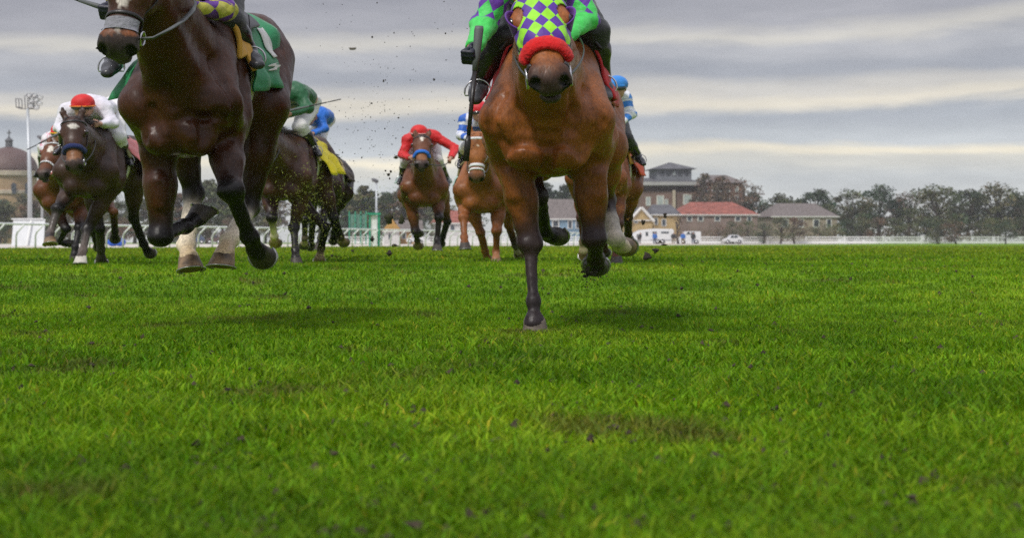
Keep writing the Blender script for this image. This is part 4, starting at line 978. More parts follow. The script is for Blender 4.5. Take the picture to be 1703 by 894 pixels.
def saddle(H, cloth_mat, pad_mat, f0=-.22, f1=-.86, phi=1.65, flare=.05, girth_mat=None, pad=True, skew=-.04, thick=.006, off=.012):
    cl = drape(H, 'saddle_cloth', f0, f1, -phi, phi, off, cloth_mat, flare=flare, skew=skew, thick=thick)
    if pad: drape(H, 'saddle_pad', f0 + .03, f0 - .12, -phi * .74, phi * .74, .022, pad_mat, flare=(flare[1] if isinstance(flare, tuple) else flare) * .4, thick=.024, wrinkle=.003)
    drape(H, 'saddle', f0 + .0, f1 + .32, -.62, .62, .045, LEATHER, flare=.0, thick=.02, wrinkle=.002)
    drape(H, 'girth', -.30, -.38, 1.0, 2 * math.pi - 1.0, .006, girth_mat or WHITEW, nf=3, nph=60, thick=.006, wrinkle=0)
    return cl
WHITEW = cloth('white webbing', (.72, .71, .68))
# ---------------------------------------------------------------- jockeys
def fist(S, w_, fwd, up, side, c, t='hand', r=.0085, bar=None):
    """closed hand: w_ wrist, fwd along the forearm, up away from the thumb's opposite side, side across the knuckles"""
    pc = w_ + fwd * .055
    S.cap(w_ - fwd * .03, w_ + fwd * .01, .025, .024, .015, up, .8, c, c, t)
    S.ell(pc, (.045, .040, .020), np.stack([fwd, up, side]), .012, c, t)
    for i, (o, l) in enumerate(((.030, .95), (.010, 1.05), (-.011, 1.), (-.031, .82))):
        k0 = pc + fwd * .030 + up * o + side * .010; k1 = k0 + fwd * .034 * l + side * .010; k2 = k1 - side * .036 * l + fwd * .006; k3 = k2 - fwd * .034 * l - side * .004
        S.cap(k0, k1, r * 1.12, r * 1.05, .006, None, 1, c, c, t); S.cap(k1, k2, r * 1.05, r, .004, None, 1, c, c, t); S.cap(k2, k3, r, r * .9, .004, None, 1, c, c, t)
    t0 = w_ + fwd * .025 + up * .030 - side * .004; t1 = t0 + fwd * .028 + up * .018 - side * .014; t2 = t1 + fwd * .028 - up * .008 - side * .016
    S.cap(t0, t1, r * 1.3, r * 1.15, .008, None, 1, c, c, t); S.cap(t1, t2, r * 1.15, r, .005, None, 1, c, c, t)
    return pc + fwd * .045 - side * .012
def jockey(H, sp):
    T, F_, L_, Z_ = H['T'], H['F'], H['L'], H['Z']
    J = {'hip': T(-.46, 0, 1.90), 'chest': T(-.02, 0, 2.00), 'head': T(.24, 0, 2.06)}
    for s, n in ((-1, 'l'), (1, 'r')):
        J['sh' + n] = T(.02, s * .165, 2.00); J['el' + n] = T(.08, s * .27, 1.77); J['ha' + n] = T(.31, s * .085, 1.68)
        J['hj' + n] = T(-.45, s * .095, 1.88); J['kn' + n] = T(-.08, s * .25, 1.70); J['an' + n] = T(-.33, s * .335, 1.38); J['to' + n] = T(-.17, s * .37, 1.34)
    dz = V(0, 0, sp.get('dz', 0.)); dx = V(sp.get('dx', 0.), 0, 0)
    for k in J: J[k] = J[k] + dz + dx
    for k, o in sp.get('px', {}).items():
        d = J[k][1] + (o[2] if len(o) > 2 else 0); J[k] = P(o[0], o[1], d)
    skin = (.45, .24, .17)
    vox = sp.get('vox', .014)
    def build(S, g, which):
        """which: the set of regions; g: extra thickness of cloth"""
        if 'torso' in which:
            hip, ch = J['hip'], J['chest']; ax = unit(ch - hip)
            S.cap(hip - ax * .02, hip + (ch - hip) * .55, .120 + g, .118 + g, .05, L_, 1.18, None, None, 'torso')
            S.cap(hip + (ch - hip) * .45, ch, .125 + g, .120 + g, .05, L_, 1.32, None, None, 'torso')
            S.cap(J['shl'], J['shr'], .070 + g, .070 + g, .06, None, 1, None, None, 'torso')
        if 'seat' in which:
            ax = unit(J['chest'] - J['hip'])
            S.cap(J['hip'] - ax * .04, J['hip'] + ax * .07, .122 + g, .116 + g, .05, L_, 1.2, None, None, 'seat')
        for n in 'lr':
            if 'arm' in which:
                S.cap(J['sh' + n], J['el' + n], .058 + g, .044 + g, .04, None, 1, None, None, 'arm')
                S.cap(J['el' + n], J['ha' + n], .044 + g, .026 + g * 1.2, .03, None, 1, None, None, 'arm')
                S.ell(J['el' + n], (.046 + g,) * 3, None, .02, None, 'arm')
            if 'thigh' in which:
                S.cap(J['hj' + n], J['kn' + n], .088 + g, .058 + g, .05, None, 1, None, None, 'thigh')
                S.cap(J['kn' + n], J['kn' + n] + (J['an' + n] - J['kn' + n]) * .35, .058 + g, .052 + g, .03, None, 1, None, None, 'thigh')
            if 'shank' in which:
                a, b = J['kn' + n], J['an' + n]
                S.cap(a, a + (b - a) * .45, .055 + g, .054 + g, .03, None, 1, None, None, 'boot' + n); S.cap(a + (b - a) * .4, b, .054 + g, .038 + g, .03, None, 1, None, None, 'boot' + n)
                to = J['to' + n]; fd = unit(to - b); dn = unit(V(0, 0, -1) - fd * np.dot(V(0, 0, -1), fd))
                S.cap(b - fd * .035 + dn * .035, b + dn * .02 + fd * .10, .033 + g, .029 + g, .025, None, 1, None, None, 'boot' + n)
                S.cap(b + dn * .028 + fd * .06, b + dn * .034 + fd * .175, .030 + g, .020 + g, .020, L_, 1.15, None, None, 'boot' + n)
        if 'head' in which:
            hd = J['head']; fx = sp.get('face', unit(F_ * 1. - Z_ * .15)); sx_ = L_; uz = unit(np.cross(fx, sx_)); uz = uz if uz[2] > 0 else -uz
            J['fx'], J['uz'] = fx, uz
            Rm = np.stack([fx, sx_, uz])
            S.ell(hd, (.098, .076, .115), Rm, .02, None, 'head')
            S.ell(hd + fx * .03 - uz * .065, (.062, .056, .062), Rm, .03, None, 'head')
            S.cap(hd + fx * .092 - uz * .005, hd + fx * .112 - uz * .038, .010, .015, .012, None, 1, None, None, 'head')
            for s in (-1, 1):
                S.ell(hd + fx * .096 + sx_ * s * .032 - uz * .002, (.014, .018, .012), Rm, .012, None, 'head', True)
                S.ell(hd - fx * .005 + sx_ * s * .078 - uz * .02, (.018, .010, .030), Rm, .008, None, 'head')
            S.ell(hd + fx * .092 - uz * .082, (.014, .026, .004), Rm, .006, None, 'head', True)
            S.cap(hd - uz * .08 - fx * .02, J['chest'] + Z_ * .03, .052, .062, .03, None, 1, None, None, 'head')
        if 'hand' in which:
            for n, s in (('l', -1), ('r', 1)):
                fw = unit(J['ha' + n] - J['el' + n]); sd = unit(L_ * s - fw * np.dot(L_ * s, fw)); up = unit(np.cross(sd, fw)); up = up if up[2] > 0 else -up
                J['grip' + n] = fist(S, J['ha' + n], fw, up, sd, None)
        return S
    S = build(Sdf(), 0., ('torso', 'arm', 'thigh', 'shank', 'head', 'hand', 'seat'))
    v, Q = S.mesh(sp.get('bvox', .012))
    root = empty('person', (J['hip'][0], J['hip'][1], J['hip'][2]), sp['label'], 'jockey', 'jockeys crouched on their horses')
    mk('body', v, Q, SKIN, root)
    # silks
    S1 = build(Sdf(), .010, ('torso', 'arm'))
    for n in 'lr': fw = unit(J['ha' + n] - J['el' + n]); S1.cap(J['ha' + n] + fw * .045, J['ha' + n] + fw * .12, .055, .06, .004, None, 1, None, None, 'cut', True)
    v, Q = S1.mesh(vox)
    pc = np.zeros_like(v)
    lead = unit(J['chest'] - J['hip'])
    best = np.full(len(v), 9.)
    for p in S1.p:
        if p['ty'] != 0 or p['sub']: continue
        d, t = Sdf.d(p, v); m = d < best
        ax = unit(p['b'] - p['a']); ref = unit(L_ - ax * np.dot(L_, ax)) if abs(np.dot(L_, ax)) < .8 else unit(Z_ - ax * np.dot(Z_, ax)); o = np.cross(ax, ref)
        x = v - p['a']; th = np.arctan2(x @ o, x @ ref)
        u_ = np.stack([th * (p['ra'] + p['rb']) * .5, x @ ax, np.zeros(len(v))], 1)
        if p['t'] == 'arm' and np.linalg.norm(p['a'] - J['ell']) * np.linalg.norm(p['a'] - J['elr']) < 1e-9: u_[:, 2] = 1.
        if p['t'] == 'torso' : u_ = np.stack([x @ L_, x @ ax, np.zeros(len(v))], 1)
        pc[m] = u_[m]; best[m] = d[m]
    # cuffs: keep cloth off the hands
    keep = np.ones(len(v), bool)
    for n in 'lr':
        fw = unit(J['ha' + n] - J['el' + n]); x = v - J['ha' + n]
        keep &= ~(((x @ fw) > .05) & (np.linalg.norm(x, axis=1) < .16))
    Q2 = Q[keep[Q].all(1)]
    def folds(o, st, sc_):
        tx = bpy.data.textures.get('folds') or bpy.data.textures.new('folds', 'CLOUDS'); tx.noise_scale = sc_; tx.noise_depth = 2
        md = o.modifiers.new('folds', 'DISPLACE'); md.texture = tx; md.strength = st; md.mid_level = .45; md.texture_coords = 'LOCAL'
    folds(mk('silks', v, Q2, sp['silks'], root, attrs={'pc': ('FLOAT_VECTOR', pc)}), .030, .075)
    S2 = build(Sdf(), .013, ('seat', 'thigh')); v, Q = S2.mesh(vox); folds(mk('breeches', v, Q, sp.get('breeches', WHITEB), root), .016, .075)
    for n, s in (('l', -1), ('r', 1)):
        S3 = Sdf(); build(S3, .006, ('shank',)); S3.p = [p for p in S3.p if p['t'] == 'boot' + n]
        v, Q = S3.mesh(sp.get('bootvox', vox)); bt = mk('boot', v, Q, sp.get('boots', BOOT), root)
        if sp.get('overshoe'):
            S5 = Sdf(); S5.p = [dict(p, ra=p['ra'] + .003, rb=p['rb'] + .003) for p in S3.p[2:]]; v, Q = S5.mesh(.009, inflate=-.002); mk('overshoe', v, Q, sp['overshoe'], bt)
        if sp.get('cuff'):
            a, b = J['kn' + n], J['an' + n]; dd = unit(b - a); m = MB(); m.tube([a + dd * .0, a + dd * .035, a + dd * .05], [.070, .072, .068], 16); m.build('boot_cuff', sp['cuff'], bt, True)
    # cap
    hd, fx, uz = J['head'], J['fx'], J['uz']
    S4 = Sdf(); Rm = np.stack([fx, L_, uz]); S4.ell(hd + uz * .040 - fx * .004, (.125, .103, .105), Rm, .01, None, 'cap'); S4.cap(hd + fx * .085 + uz * .022 - L_ * .055, hd + fx * .085 + uz * .022 + L_ * .055, .030, .030, .02, uz, .30, None, None, 'cap')
    S4.ell(hd - uz * .06, (.2, .2, .05), Rm, .02, None, 'cap', True)
    v, Q = S4.mesh(.011); cp = mk('cap', v, Q, sp['cap'], root)
    if sp.get('capband'):
        m = MB(); pts = [hd + uz * .012 + fx * (.118 * math.cos(a)) + L_ * (.100 * math.sin(a)) for a in np.linspace(-1.7, 1.7, 20)]
        m.tube(pts, .016, 8, flat=.5, up=uz); m.build('cap_band', sp['capband'], cp, True)
    m = MB(); pts = [hd - uz * .002 + fx * (.107 * math.cos(a)) + L_ * (.086 * math.sin(a)) for a in np.linspace(-1.1, 1.1, 16)]
    m.tube(pts, .020, 8, flat=1.2, up=uz); m.build('goggles', LENS, cp, True)
    if sp.get('gloves'):
        for n, s in (('l', -1), ('r', 1)):
            fw = unit(J['ha' + n] - J['el' + n]); sd = unit(L_ * s - fw * np.dot(L_ * s, fw)); up = unit(np.cross(sd, fw)); up = up if up[2] > 0 else -up
            G = Sdf(); fist(G, J['ha' + n], fw, up, sd, None, r=.0105); v, Q = G.mesh(.006, inflate=.0015); mk('glove', v, Q, sp['gloves'], root)
    for n, s in (('l', -1), ('r', 1)):           # stirrup irons, held by the saddle's leathers
        a, to = J['an' + n], J['to' + n]; fd = unit(to - a); b = a + fd * .07
        m = MB(); m.tube([b + L_ * .058 * math.cos(t) + V(0, 0, -.03 + .070 * math.sin(t)) for t in np.linspace(-.3, math.pi + .3, 16)], .0042, 6, close=True)
        m.build('stirrup', STEEL, H['root'], True)
        m = MB(); m.tube([b + V(0, 0, .05), H['T'](-.30, s * .20, 1.55)], .012, 6, flat=.3, up=L_); m.build('stirrup_leather', LEATHER, H['root'], True)
    H['J'] = J; return root
WHITEB = cloth('white breeches', (.74, .73, .74))
BLACKB = cloth('black breeches', (.012, .012, .014), rough=.5)
LENS = mat('goggle lens', (.03, .03, .035), rough=.08, coat=.6)
def whip(grip, a, b, label, tip=None, r=.011):
    """riding whip from butt a to tip b"""
    a = np.asarray(a); b = np.asarray(b); d = unit(b - a); L = np.linalg.norm(b - a)
    root = empty('riding_whip', a, label, 'whip', 'riding whips')
    m = MB(); m.tube([a, a + d * .02, a + d * .16, a + d * .24], [r * 1.3, r * 1.5, r * 1.2, r * .85], 10); m.build('handle', RUBBER, root, True)
    m = MB(); m.tube([a + d * .24, a + d * (L - .14)], [r * .75, r * .6], 8); m.build('shaft', LEATHER, root, True)
    m = MB(); m.tube([a + d * (L - .14), a + d * (L - .10), a + d * L], [r * .6, r * .95, r * .9], 8, flat=.6); m.build('flap', tip or LEATHER, root, True)
    return root
# ---------------------------------------------------------------- the field of nine
COAT = coat_mat('horse coat', .42); COATD = coat_mat('dark horse coat', .38)
GREENC = cloth('green saddle cloth', (.012, .23, .085)); YELPAD = cloth('amber saddle pad', (.62, .33, .035), bump=.3)
REDC = cloth('red saddle cloth', (.50, .012, .02)); PINKC = cloth('pink saddle cloth', (.66, .20, .20)); YELC = cloth('yellow saddle cloth', (.85, .70, .008)); ORC = cloth('orange red saddle cloth', (.72, .075, .01))
TEALC = cloth('white and teal cloth', (.45, .60, .56)); OLIVE = cloth('olive pad', (.20, .19, .07)); CREAM = cloth('cream pad', (.62, .48, .30)); BLUEC = cloth('blue saddle cloth', (.03, .12, .45))
REDCAP = cloth('red cap', (.62, .006, .006), bump=.2); GLOVE = mat('navy glove', (.012, .013, .03), rough=.45, bump=.5, bscale=60, dist=.004)
dbay = (.052, .0175, .0068); dbay2 = (.028, .012, .007); blk = (.0075, .0065, .0065); sock = (.80, .73, .60)
bay = (.130, .045, .015); chest = (.26, .092, .028); grey_m = (.035, .030, .030)

# --- the dark leader
H1 = horse(dict(label='big dark brown racehorse leading on the left, white blaze, green saddle cloth', vox=.0135, br=(296, 190, 8.25), hipx=390, pitch=.17, fat=1.0, wf=.74, wfh=.92,
    creases=[('groove', .022, [(338, 196), (339, 215), (338, 240)]), ('groove', .019, [(300, 198), (312, 190), (334, 197)]), ('groove', .019, [(342, 197), (360, 190), (380, 202)]), ('groove', .019, [(262, 228), (255, 205), (252, 180)]), ('groove', .019, [(384, 228), (392, 200), (394, 175)]), ('groove', .022, [(268, 110), (276, 150), (292, 178)]), ('groove', .019, [(352, 100), (372, 135), (388, 165)]),
        ('bulge', .030, [(262, 300), (264, 340)]), ('vein', .009, [(283, 275), (278, 310), (272, 345)]), ('vein', .008, [(398, 258), (402, 280), (398, 300)]), ('vein', .009, [(352, 150), (362, 172), (366, 190)])],
    coat=dbay, dark=blk, muz=(.030, .026, .026), headcol=(.060, .024, .012), taill=.5, poll=(236, -92, 7.72), muz_at=(194, 84, -1), coatmat=COATD,
    fl=dict(knee=(267, 392, -1), fet=(306, 378, 1), cor=(326, 364, 1), kneec=blk),
    fr=dict(knee=(385, 318, -1), fet=(415, 394, 1), cor=(427, 416, 1)),
    hl=dict(hock=(322, 322, -1), fet=(310, 408, -1), cor=(314, 428, -1), cannon=sock, foot=(.62, .50, .32), hoof=HOOFP),
    hr=dict(hock=(414, 346, 1), fet=(382, 398, -1), cor=(373, 421, -1), cannon=sock, foot=(.66, .52, .33), hoof=HOOFP),
    marks=[(.12, 0, .02, .17, .026, (.72, .70, .66)), (.335, 0, .0, .05, .026, (.74, .70, .66)), (.47, .0, .0, .045, .011, (.60, .54, .50)), (.505, -.04, -.02, .022, .03, (.20, .07, .024)), (.505, .04, -.02, .022, .03, (.20, .07, .024))]))
# --- the chestnut leader
H2 = horse(dict(label='big chestnut racehorse leading on the right in a green and purple chequered hood', vox=.0135, br=(908, 212, 8.4), hipx=936, pitch=.0, fat=1.02, wf=.88,
    creases=[('groove', .022, [(910, 238), (911, 262), (909, 288)]), ('groove', .018, [(880, 222), (905, 225), (940, 223)]), ('groove', .021, [(848, 246), (862, 236), (882, 236), (905, 246)]), ('groove', .021, [(914, 246), (930, 237), (952, 240), (968, 258)]), ('groove', .019, [(972, 262), (978, 240), (990, 214)]), ('groove', .019, [(838, 262), (832, 236), (824, 214)]), ('groove', .022, [(858, 150), (862, 185), (876, 212)]), ('groove', .022, [(952, 150), (955, 185), (945, 212)]), ('groove', .016, [(975, 150), (990, 178), (1000, 205)]), ('groove', .016, [(838, 160), (822, 185), (815, 210)]),
        ('vein', .009, [(838, 300), (850, 328), (862, 362)]), ('vein', .008, [(998, 300), (1000, 325), (994, 352)]), ('vein', .009, [(972, 300), (976, 330), (982, 360)]), ('vein', .009, [(930, 180), (942, 196), (950, 215)]), ('bulge', .03, [(848, 290), (856, 325)]), ('bulge', .03, [(996, 290), (996, 325)])],
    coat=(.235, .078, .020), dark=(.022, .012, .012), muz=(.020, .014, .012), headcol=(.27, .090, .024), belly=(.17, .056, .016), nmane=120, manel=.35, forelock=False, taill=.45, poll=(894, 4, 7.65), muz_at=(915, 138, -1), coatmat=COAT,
    fl=dict(knee=(881, 404, -1), fet=(887, 500, -1), cor=(889, 533, -1), l2=.335, rc=.74, hoof=mat('worn hoof horn', (.13, .105, .08), rough=.6, var=.5, scale=16), kneec=(.030, .018, .018), fore2=(.10, .036, .013), cannon=(.022, .016, .018)),
    fr=dict(knee=(988, 396, -1), fet=(991, 430, 1), cor=(991, 440, 1), fore2=(.09, .032, .012)),
    hl=dict(hock=(893, 326, -1), fet=(903, 384, 1), cor=(916, 392, 1), cannon=blk),
    hr=dict(hock=(1006, 332, 1), fet=(1024, 398, -1), cor=(1033, 408, 1), cannon=(.85, .80, .68), foot=(.70, .60, .44), hoof=HOOFP, sock=.5)))
# --- behind, from left to right
H4 = horse(dict(label='bay racehorse in a white beaded bridle at the far left, mostly hidden', br=(98, 322, 21.), hipx=152, coat=bay, dark=blk, muz=grey_m, poll=(94, 242, 20.2), muz_at=(69, 292, -1), hlat=V(.93, -.36, 0), coatmat=COAT,
    fl=dict(knee=(110, 380, -1), fet=(98, 403, 1), cor=(108, 405, 1)), fr=dict(knee=(132, 378, -1), fet=(125, 410, -1), cor=(124, 424, -1)),
    hl=dict(hock=(150, 375, 1), fet=(160, 400, 1), cor=(162, 408, 1)), hr=dict(hock=(189, 352, -1), fet=(191, 384, 1), cor=(191, 393, 1), hockc=(.12, .045, .015)),
    marks=[(.18, .02, .0, .06, .03, (.7, .68, .62))]))
wrap = (.16, .135, .125)
H3 = horse(dict(label='dark bay racehorse in a navy fleece noseband under a pink saddle cloth', vox=.018, br=(140, 292, 17.2), hipx=202, pitch=.03, coat=(.048, .024, .015), dark=blk, muz=(.028, .02, .018), headcol=(.05, .023, .014), poll=(123, 199, 16.4), muz_at=(123.5, 280, -1), coatmat=COAT,
    fl=dict(knee=(96, 347, -1), fet=(83, 388, -1), cor=(83, 396, -1), cannon=wrap, foot=(.05, .04, .04), hoof=HOOFP), fr=dict(knee=(145, 381, -1), fet=(138, 416, -1), cor=(135, 427, -1), cannon=wrap, foot=(.10, .08, .07), hoof=cloth('white hoof', (.62, .58, .52))),
    hl=dict(hock=(166, 380, 1), fet=(168, 414, 1), cor=(168, 428, 1), cannon=(.06, .05, .05)), hr=dict(hock=(222, 362, 1), fet=(239, 406, 1), cor=(245, 416, 1)), tailside=.55,
    marks=[(.135, .015, .03, .030, .042, (.72, .70, .68)), (.44, 0, -.05, .07, .08, (.20, .085, .035))]))
H5 = horse(dict(label='dark brown racehorse under a yellow saddle cloth behind the dark leader', vox=.018, br=(466, 300, 18.6), hipx=512, pitch=.09, coat=(.060, .026, .014), dark=blk, muz=grey_m, poll=(442, 214, 17.8), muz_at=(430, 285, -1), coatmat=COAT,
    fl=dict(knee=(452, 362, -1), fet=(456, 392, 1), cor=(457, 400, 1), cannon=sock, foot=(.4, .3, .2), hoof=HOOFP), fr=dict(knee=(489, 378, -1), fet=(491, 415, -1), cor=(492, 428, -1)),
    hl=dict(hock=(541, 378, 1), fet=(534, 412, 1), cor=(532, 426, 1), foot=(.42, .3, .24), hoof=HOOFP), hr=dict(hock=(555, 362, 1), fet=(566, 393, 1), cor=(569, 400, 1), foot=(.38, .28, .18), hoof=HOOFP)))
HF = horse(dict(label='dark racehorse almost hidden behind the horse with the yellow saddle cloth', br=(525, 312, 22.6), hipx=549, coat=(.030, .016, .012), dark=blk, muz=grey_m, poll=(508, 240, 21.8), muz_at=(500, 295, -1), coatmat=COATD,
    fl=dict(knee=(507, 364, -1), fet=(507, 396, 1), cor=(506, 404, 1), foot=(.4, .33, .25)), fr=dict(knee=(536, 365, -1), fet=(533, 395, -1), cor=(532, 405, -1)),
    hl=dict(hock=(520, 365, 1), fet=(518, 395, 1), cor=(517, 405, 1)), hr=dict(hock=(558, 355, 1), fet=(556, 385, 1), cor=(555, 395, 1))))
H6 = horse(dict(label='bay racehorse in a bright blue fleece noseband carrying the jockey in red', vox=.018, br=(706, 316, 23.6), hipx=704, coat=(.150, .055, .020), dark=(.014, .011, .011), muz=grey_m, headcol=(.12, .045, .02), poll=(702, 230, 22.8), muz_at=(701, 276, -1), coatmat=COAT,
    fl=dict(knee=(691, 384, -1), fet=(694, 400, 1), cor=(695, 406, 1), foot=(.2, .15, .1), hoof=HOOFP), fr=dict(knee=(730, 362, -1), fet=(727, 398, -1), cor=(727, 407, -1)),
    hl=dict(hock=(683, 352, 1), fet=(690, 376, 1), cor=(694, 384, 1)), hr=dict(hock=(744, 368, 1), fet=(736, 395, 1), cor=(734, 402, 1)),
    marks=[(.12, 0, .03, .05, .022, (.72, .69, .62)), (.44, 0, -.05, .07, .08, (.25, .11, .045))]))
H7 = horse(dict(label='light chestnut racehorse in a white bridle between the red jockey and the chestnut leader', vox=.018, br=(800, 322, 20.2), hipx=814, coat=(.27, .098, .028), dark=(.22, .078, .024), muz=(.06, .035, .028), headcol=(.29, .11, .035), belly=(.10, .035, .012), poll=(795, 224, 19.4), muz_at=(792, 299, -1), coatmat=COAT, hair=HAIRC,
    fl=dict(knee=(771, 362, -1), fet=(772, 394, -1), cor=(773, 404, -1)), fr=dict(knee=(826, 384, -1), fet=(825, 418, 1), cor=(825, 430, -1), foot=(.3, .14, .07), hoof=HOOFP),
    hl=dict(hock=(799, 386, 1), fet=(807, 418, 1), cor=(810, 428, 1), hoof=HOOFP), hr=dict(hock=(846, 374, 1), fet=(857, 408, 1), cor=(861, 418, 1), cannon=blk, foot=(.45, .4, .3), hoof=HOOFP),
    marks=[(.17, .005, .03, .018, .014, (.7, .62, .52))]))
H8 = horse(dict(label='chestnut racehorse under an orange saddle cloth behind the chestnut leader', vox=.02, br=(990, 302, 18.5), hipx=1024, pitch=.0, coat=(.20, .065, .020), dark=(.05, .018, .01), muz=grey_m, poll=(962, 238, 17.7), muz_at=(958, 292, -1), coatmat=COAT, hair=HAIRC,
    fl=dict(knee=(968, 362, -1), fet=(970, 402, 1), cor=(971, 416, 1), foot=(.45, .38, .28), hoof=HOOFP), fr=dict(knee=(1028, 372, -1), fet=(1025, 412, -1), cor=(1025, 426, -1), cannon=(.10, .03, .012)),
    hl=dict(hock=(1000, 370, 1), fet=(1004, 405, 1), cor=(1005, 415, 1)), hr=dict(hock=(1044, 362, 1), fet=(1045, 388, 1), cor=(1044, 395, 1))))

# ---------------------------------------------------------------- tack of the dark leader
bridle(H1, LEATHER, True, True, .008, .405)
tp, td = [], []
S_ = np.linspace(.428, .488, 7); PH = np.linspace(-1.0, 1.0, 22); vs = []
for s_ in S_:
    p, d = head_ring(H1, s_, .0, PH, .006); vs += list(p)
nn = len(PH); mk('nose_strip', vs, np.array([(i * nn + j, i * nn + j + 1, (i + 1) * nn + j + 1, (i + 1) * nn + j) for i in range(6) for j in range(nn - 1)]), cloth('grey adhesive strip', (.22, .22, .25), bscale=60), H1['root'])
saddle(H1, GREENC, YELPAD, -.12, -.92, 1.85, (.105, .03), skew=-.02)
drape(H1, 'saddle_pad', -.02, -.10, .10, 1.02, .022, YELPAD, nf=4, nph=24, thick=.030, wrinkle=.003)
# white number and stripe on the cloth's left side
drape(H1, 'cloth_panel', -.60, -.80, .60, 1.22, .022, WHITEW, nf=4, nph=14, flare=.03, thick=.004, skew=-.04)
def zig(a, b, f, ph): return f + .05 * math.sin(b * 9.), ph
drape(H1, 'cloth_number', -.52, -.64, 1.34, 1.48, .022, WHITEW, nf=6, nph=14, flare=.03, thick=.004, skew=-.04, shape=zig)
# ---------------------------------------------------------------- tack of the chestnut leader
bridle(H2, LEATHER, False, False, .016)
for s_ in (-1, 1):
    p_, d_ = head_ring(H2, .475, .06, np.linspace(.75, 2.7, 18) * s_, .006); strap(H2, 'drop_strap', p_, d_, .011, .004, LEATHER)
    b_ = H2['bit%+d' % s_]; m = MB(); m.tube([b_ + H2['e2'] * s_ * .006 + .045 * (H2['e1'] * math.cos(a) + H2['e3'] * math.sin(a)) for a in np.linspace(0, 2 * math.pi, 20, endpoint=False)], .006, 6, close=True); m.build('bit_ring', STEEL, H2['root'], True)
HOOD = pattern_mat('lime and purple hood', 'diamond', (.30, .76, .010), (.085, .014, .31), .053, .083, .55, .25)
def hood(H):
    ns, npx = 84, 130; phs = np.linspace(-2.3, 2.3, npx + 1); vs = []; pc = []
    for i in range(ns + 1):
        s_ = -.06 + .43 * i / ns
        p, d = head_ring(H, s_, 0, phs, .006); vs += list(p)
    vs = np.array(vs); x = vs - H['A']; yy = x @ H['e2']; ss = x @ H['e1']; zz = x @ H['e3']
    pc = np.stack([yy, ss - .045, zz], 1)
    bad = np.zeros(len(vs), bool)
    for s in (-1, 1):
        e = np.sqrt(((ss - .175) / .062) ** 2 + ((yy - s * .108) / .044) ** 2); bad |= (e < 1) & (zz > -.12)
        e = np.sqrt(((ss + .0) / .055) ** 2 + ((yy - s * .064) / .042) ** 2); bad |= (e < 1)
    m = npx + 1; Q = np.array([(i * m + j, i * m + j + 1, (i + 1) * m + j + 1, (i + 1) * m + j) for i in range(ns) for j in range(npx)])
    Q = Q[~bad[Q].any(1)]
    hd = mk('hood', vs, Q, HOOD, H['root'], attrs={'pc': ('FLOAT_VECTOR', pc)}, solid=.004)
    PUR = cloth('purple blinker cup', (.12, .025, .30), bump=.2); hp = H['hp']
    for s in (-1, 1):      # half cups that stand out behind each eye
        n1, n2 = 8, 25; vv = []
        c = hp(.172, s * .088, .016)
        for i in range(n1):
            t = i / (n1 - 1)
            for j in range(n2):
                a = -2.3 + 4.6 * j / (n2 - 1)
                r = .044 + .008 * t
                vv.append(c + H['e1'] * (r * 1.1 * math.sin(a)) + H['e2'] * s * (r * (.40 + .28 * t) * math.cos(a) + .006) + H['e3'] * (-.04 + .100 * t * (.72 + .28 * math.cos(a))))
        F_ = np.array([(i * n2 + j, i * n2 + j + 1, (i + 1) * n2 + j + 1, (i + 1) * n2 + j) for i in range(n1 - 1) for j in range(n2 - 1)])
        b = mk('blinker_cup', vv, F_, PUR, hd, solid=.006)
hood(H2)
fleece(H2, 'red', .385, 1.55, .041, (.62, .008, .010), .04, .010, .5)
saddle(H2, REDC, cloth('dark pad', (.05, .04, .025)), -.02, -.58, 1.45, .0, pad=False, thick=.016, off=.018)
for H_, c_, ns_, ph_, r_ in ((H3, (.012, .022, .10), .36, 1.7, .036), (H6, (.02, .16, .62), .36, 1.6, .036)):
    bridle(H_, LEATHER, False, True, .011); fleece(H_, 'blue', ns_, ph_, r_ * .78, c_, .05, .012, .7)
WHB = mat('white bridle', (.78, .78, .80), rough=.5)
bridle(H7, WHB, True, True, .015, .40)
p_, d_ = head_ring(H7, .45, .04, np.linspace(-2.2, 2.2, 30), .006); strap(H7, 'noseband', p_, d_, .012, .004, WHB)
bead = mat('white beaded leather', (.70, .68, .66), rough=.4, var=.9, scale=60)
bridle(H4, LEATHER, True, True, .013, .38, bead)
for H_ in (H5, HF, H8): bridle(H_, LEATHER, True, True, .011)
saddle(H3, PINKC, OLIVE, -.22, -.86, 1.85, .10)
saddle(H4, BLUEC, OLIVE); saddle(H5, YELC, CREAM, -.20, -.86, 1.85, .09); saddle(HF, cloth('dark brown cloth', (.05, .03, .02)), CREAM); saddle(H6, TEALC, OLIVE, -.22, -.80, 1.6, .05); saddle(H7, TEALC, OLIVE); saddle(H8, ORC, YELPAD, -.26, -.80, 1.7, .05)

# ---------------------------------------------------------------- their riders
S1 = pattern_mat('purple and yellow diamond silks', 'diamond', (.11, .018, .27), (.50, .48, .06), .105, .135)
OVER = mat('grey rubber overshoe', (.045, .046, .052), rough=.28, var=.5, scale=18, bump=.5, bscale=30, dist=.006)
CUFF = mat('brown boot cuff', (.28, .10, .055), rough=.5, bump=.3)
J1 = jockey(H1, dict(label='jockey in purple and yellow diamond silks on the dark leader', silks=S1, breeches=BLACKB, cap=cloth('purple cap', (.11, .02, .25)), gloves=GLOVE, cuff=CUFF, overshoe=OVER, dz=-.02, bvox=.011, vox=.011, bootvox=.009,
    px=dict(shr=(345, -70), shl=(262, -72), head=(292, -110), chest=(300, -70), elr=(371, 17), har=(318, 14), ell=(222, -30), hal=(190, 6), hip=(352, -30), hjr=(372, -30), knr=(376, 34), anr=(412, 84, -.10), tor=(432, 99, -.10), knl=(232, 30), anl=(190, 98), tol=(178, 112))))
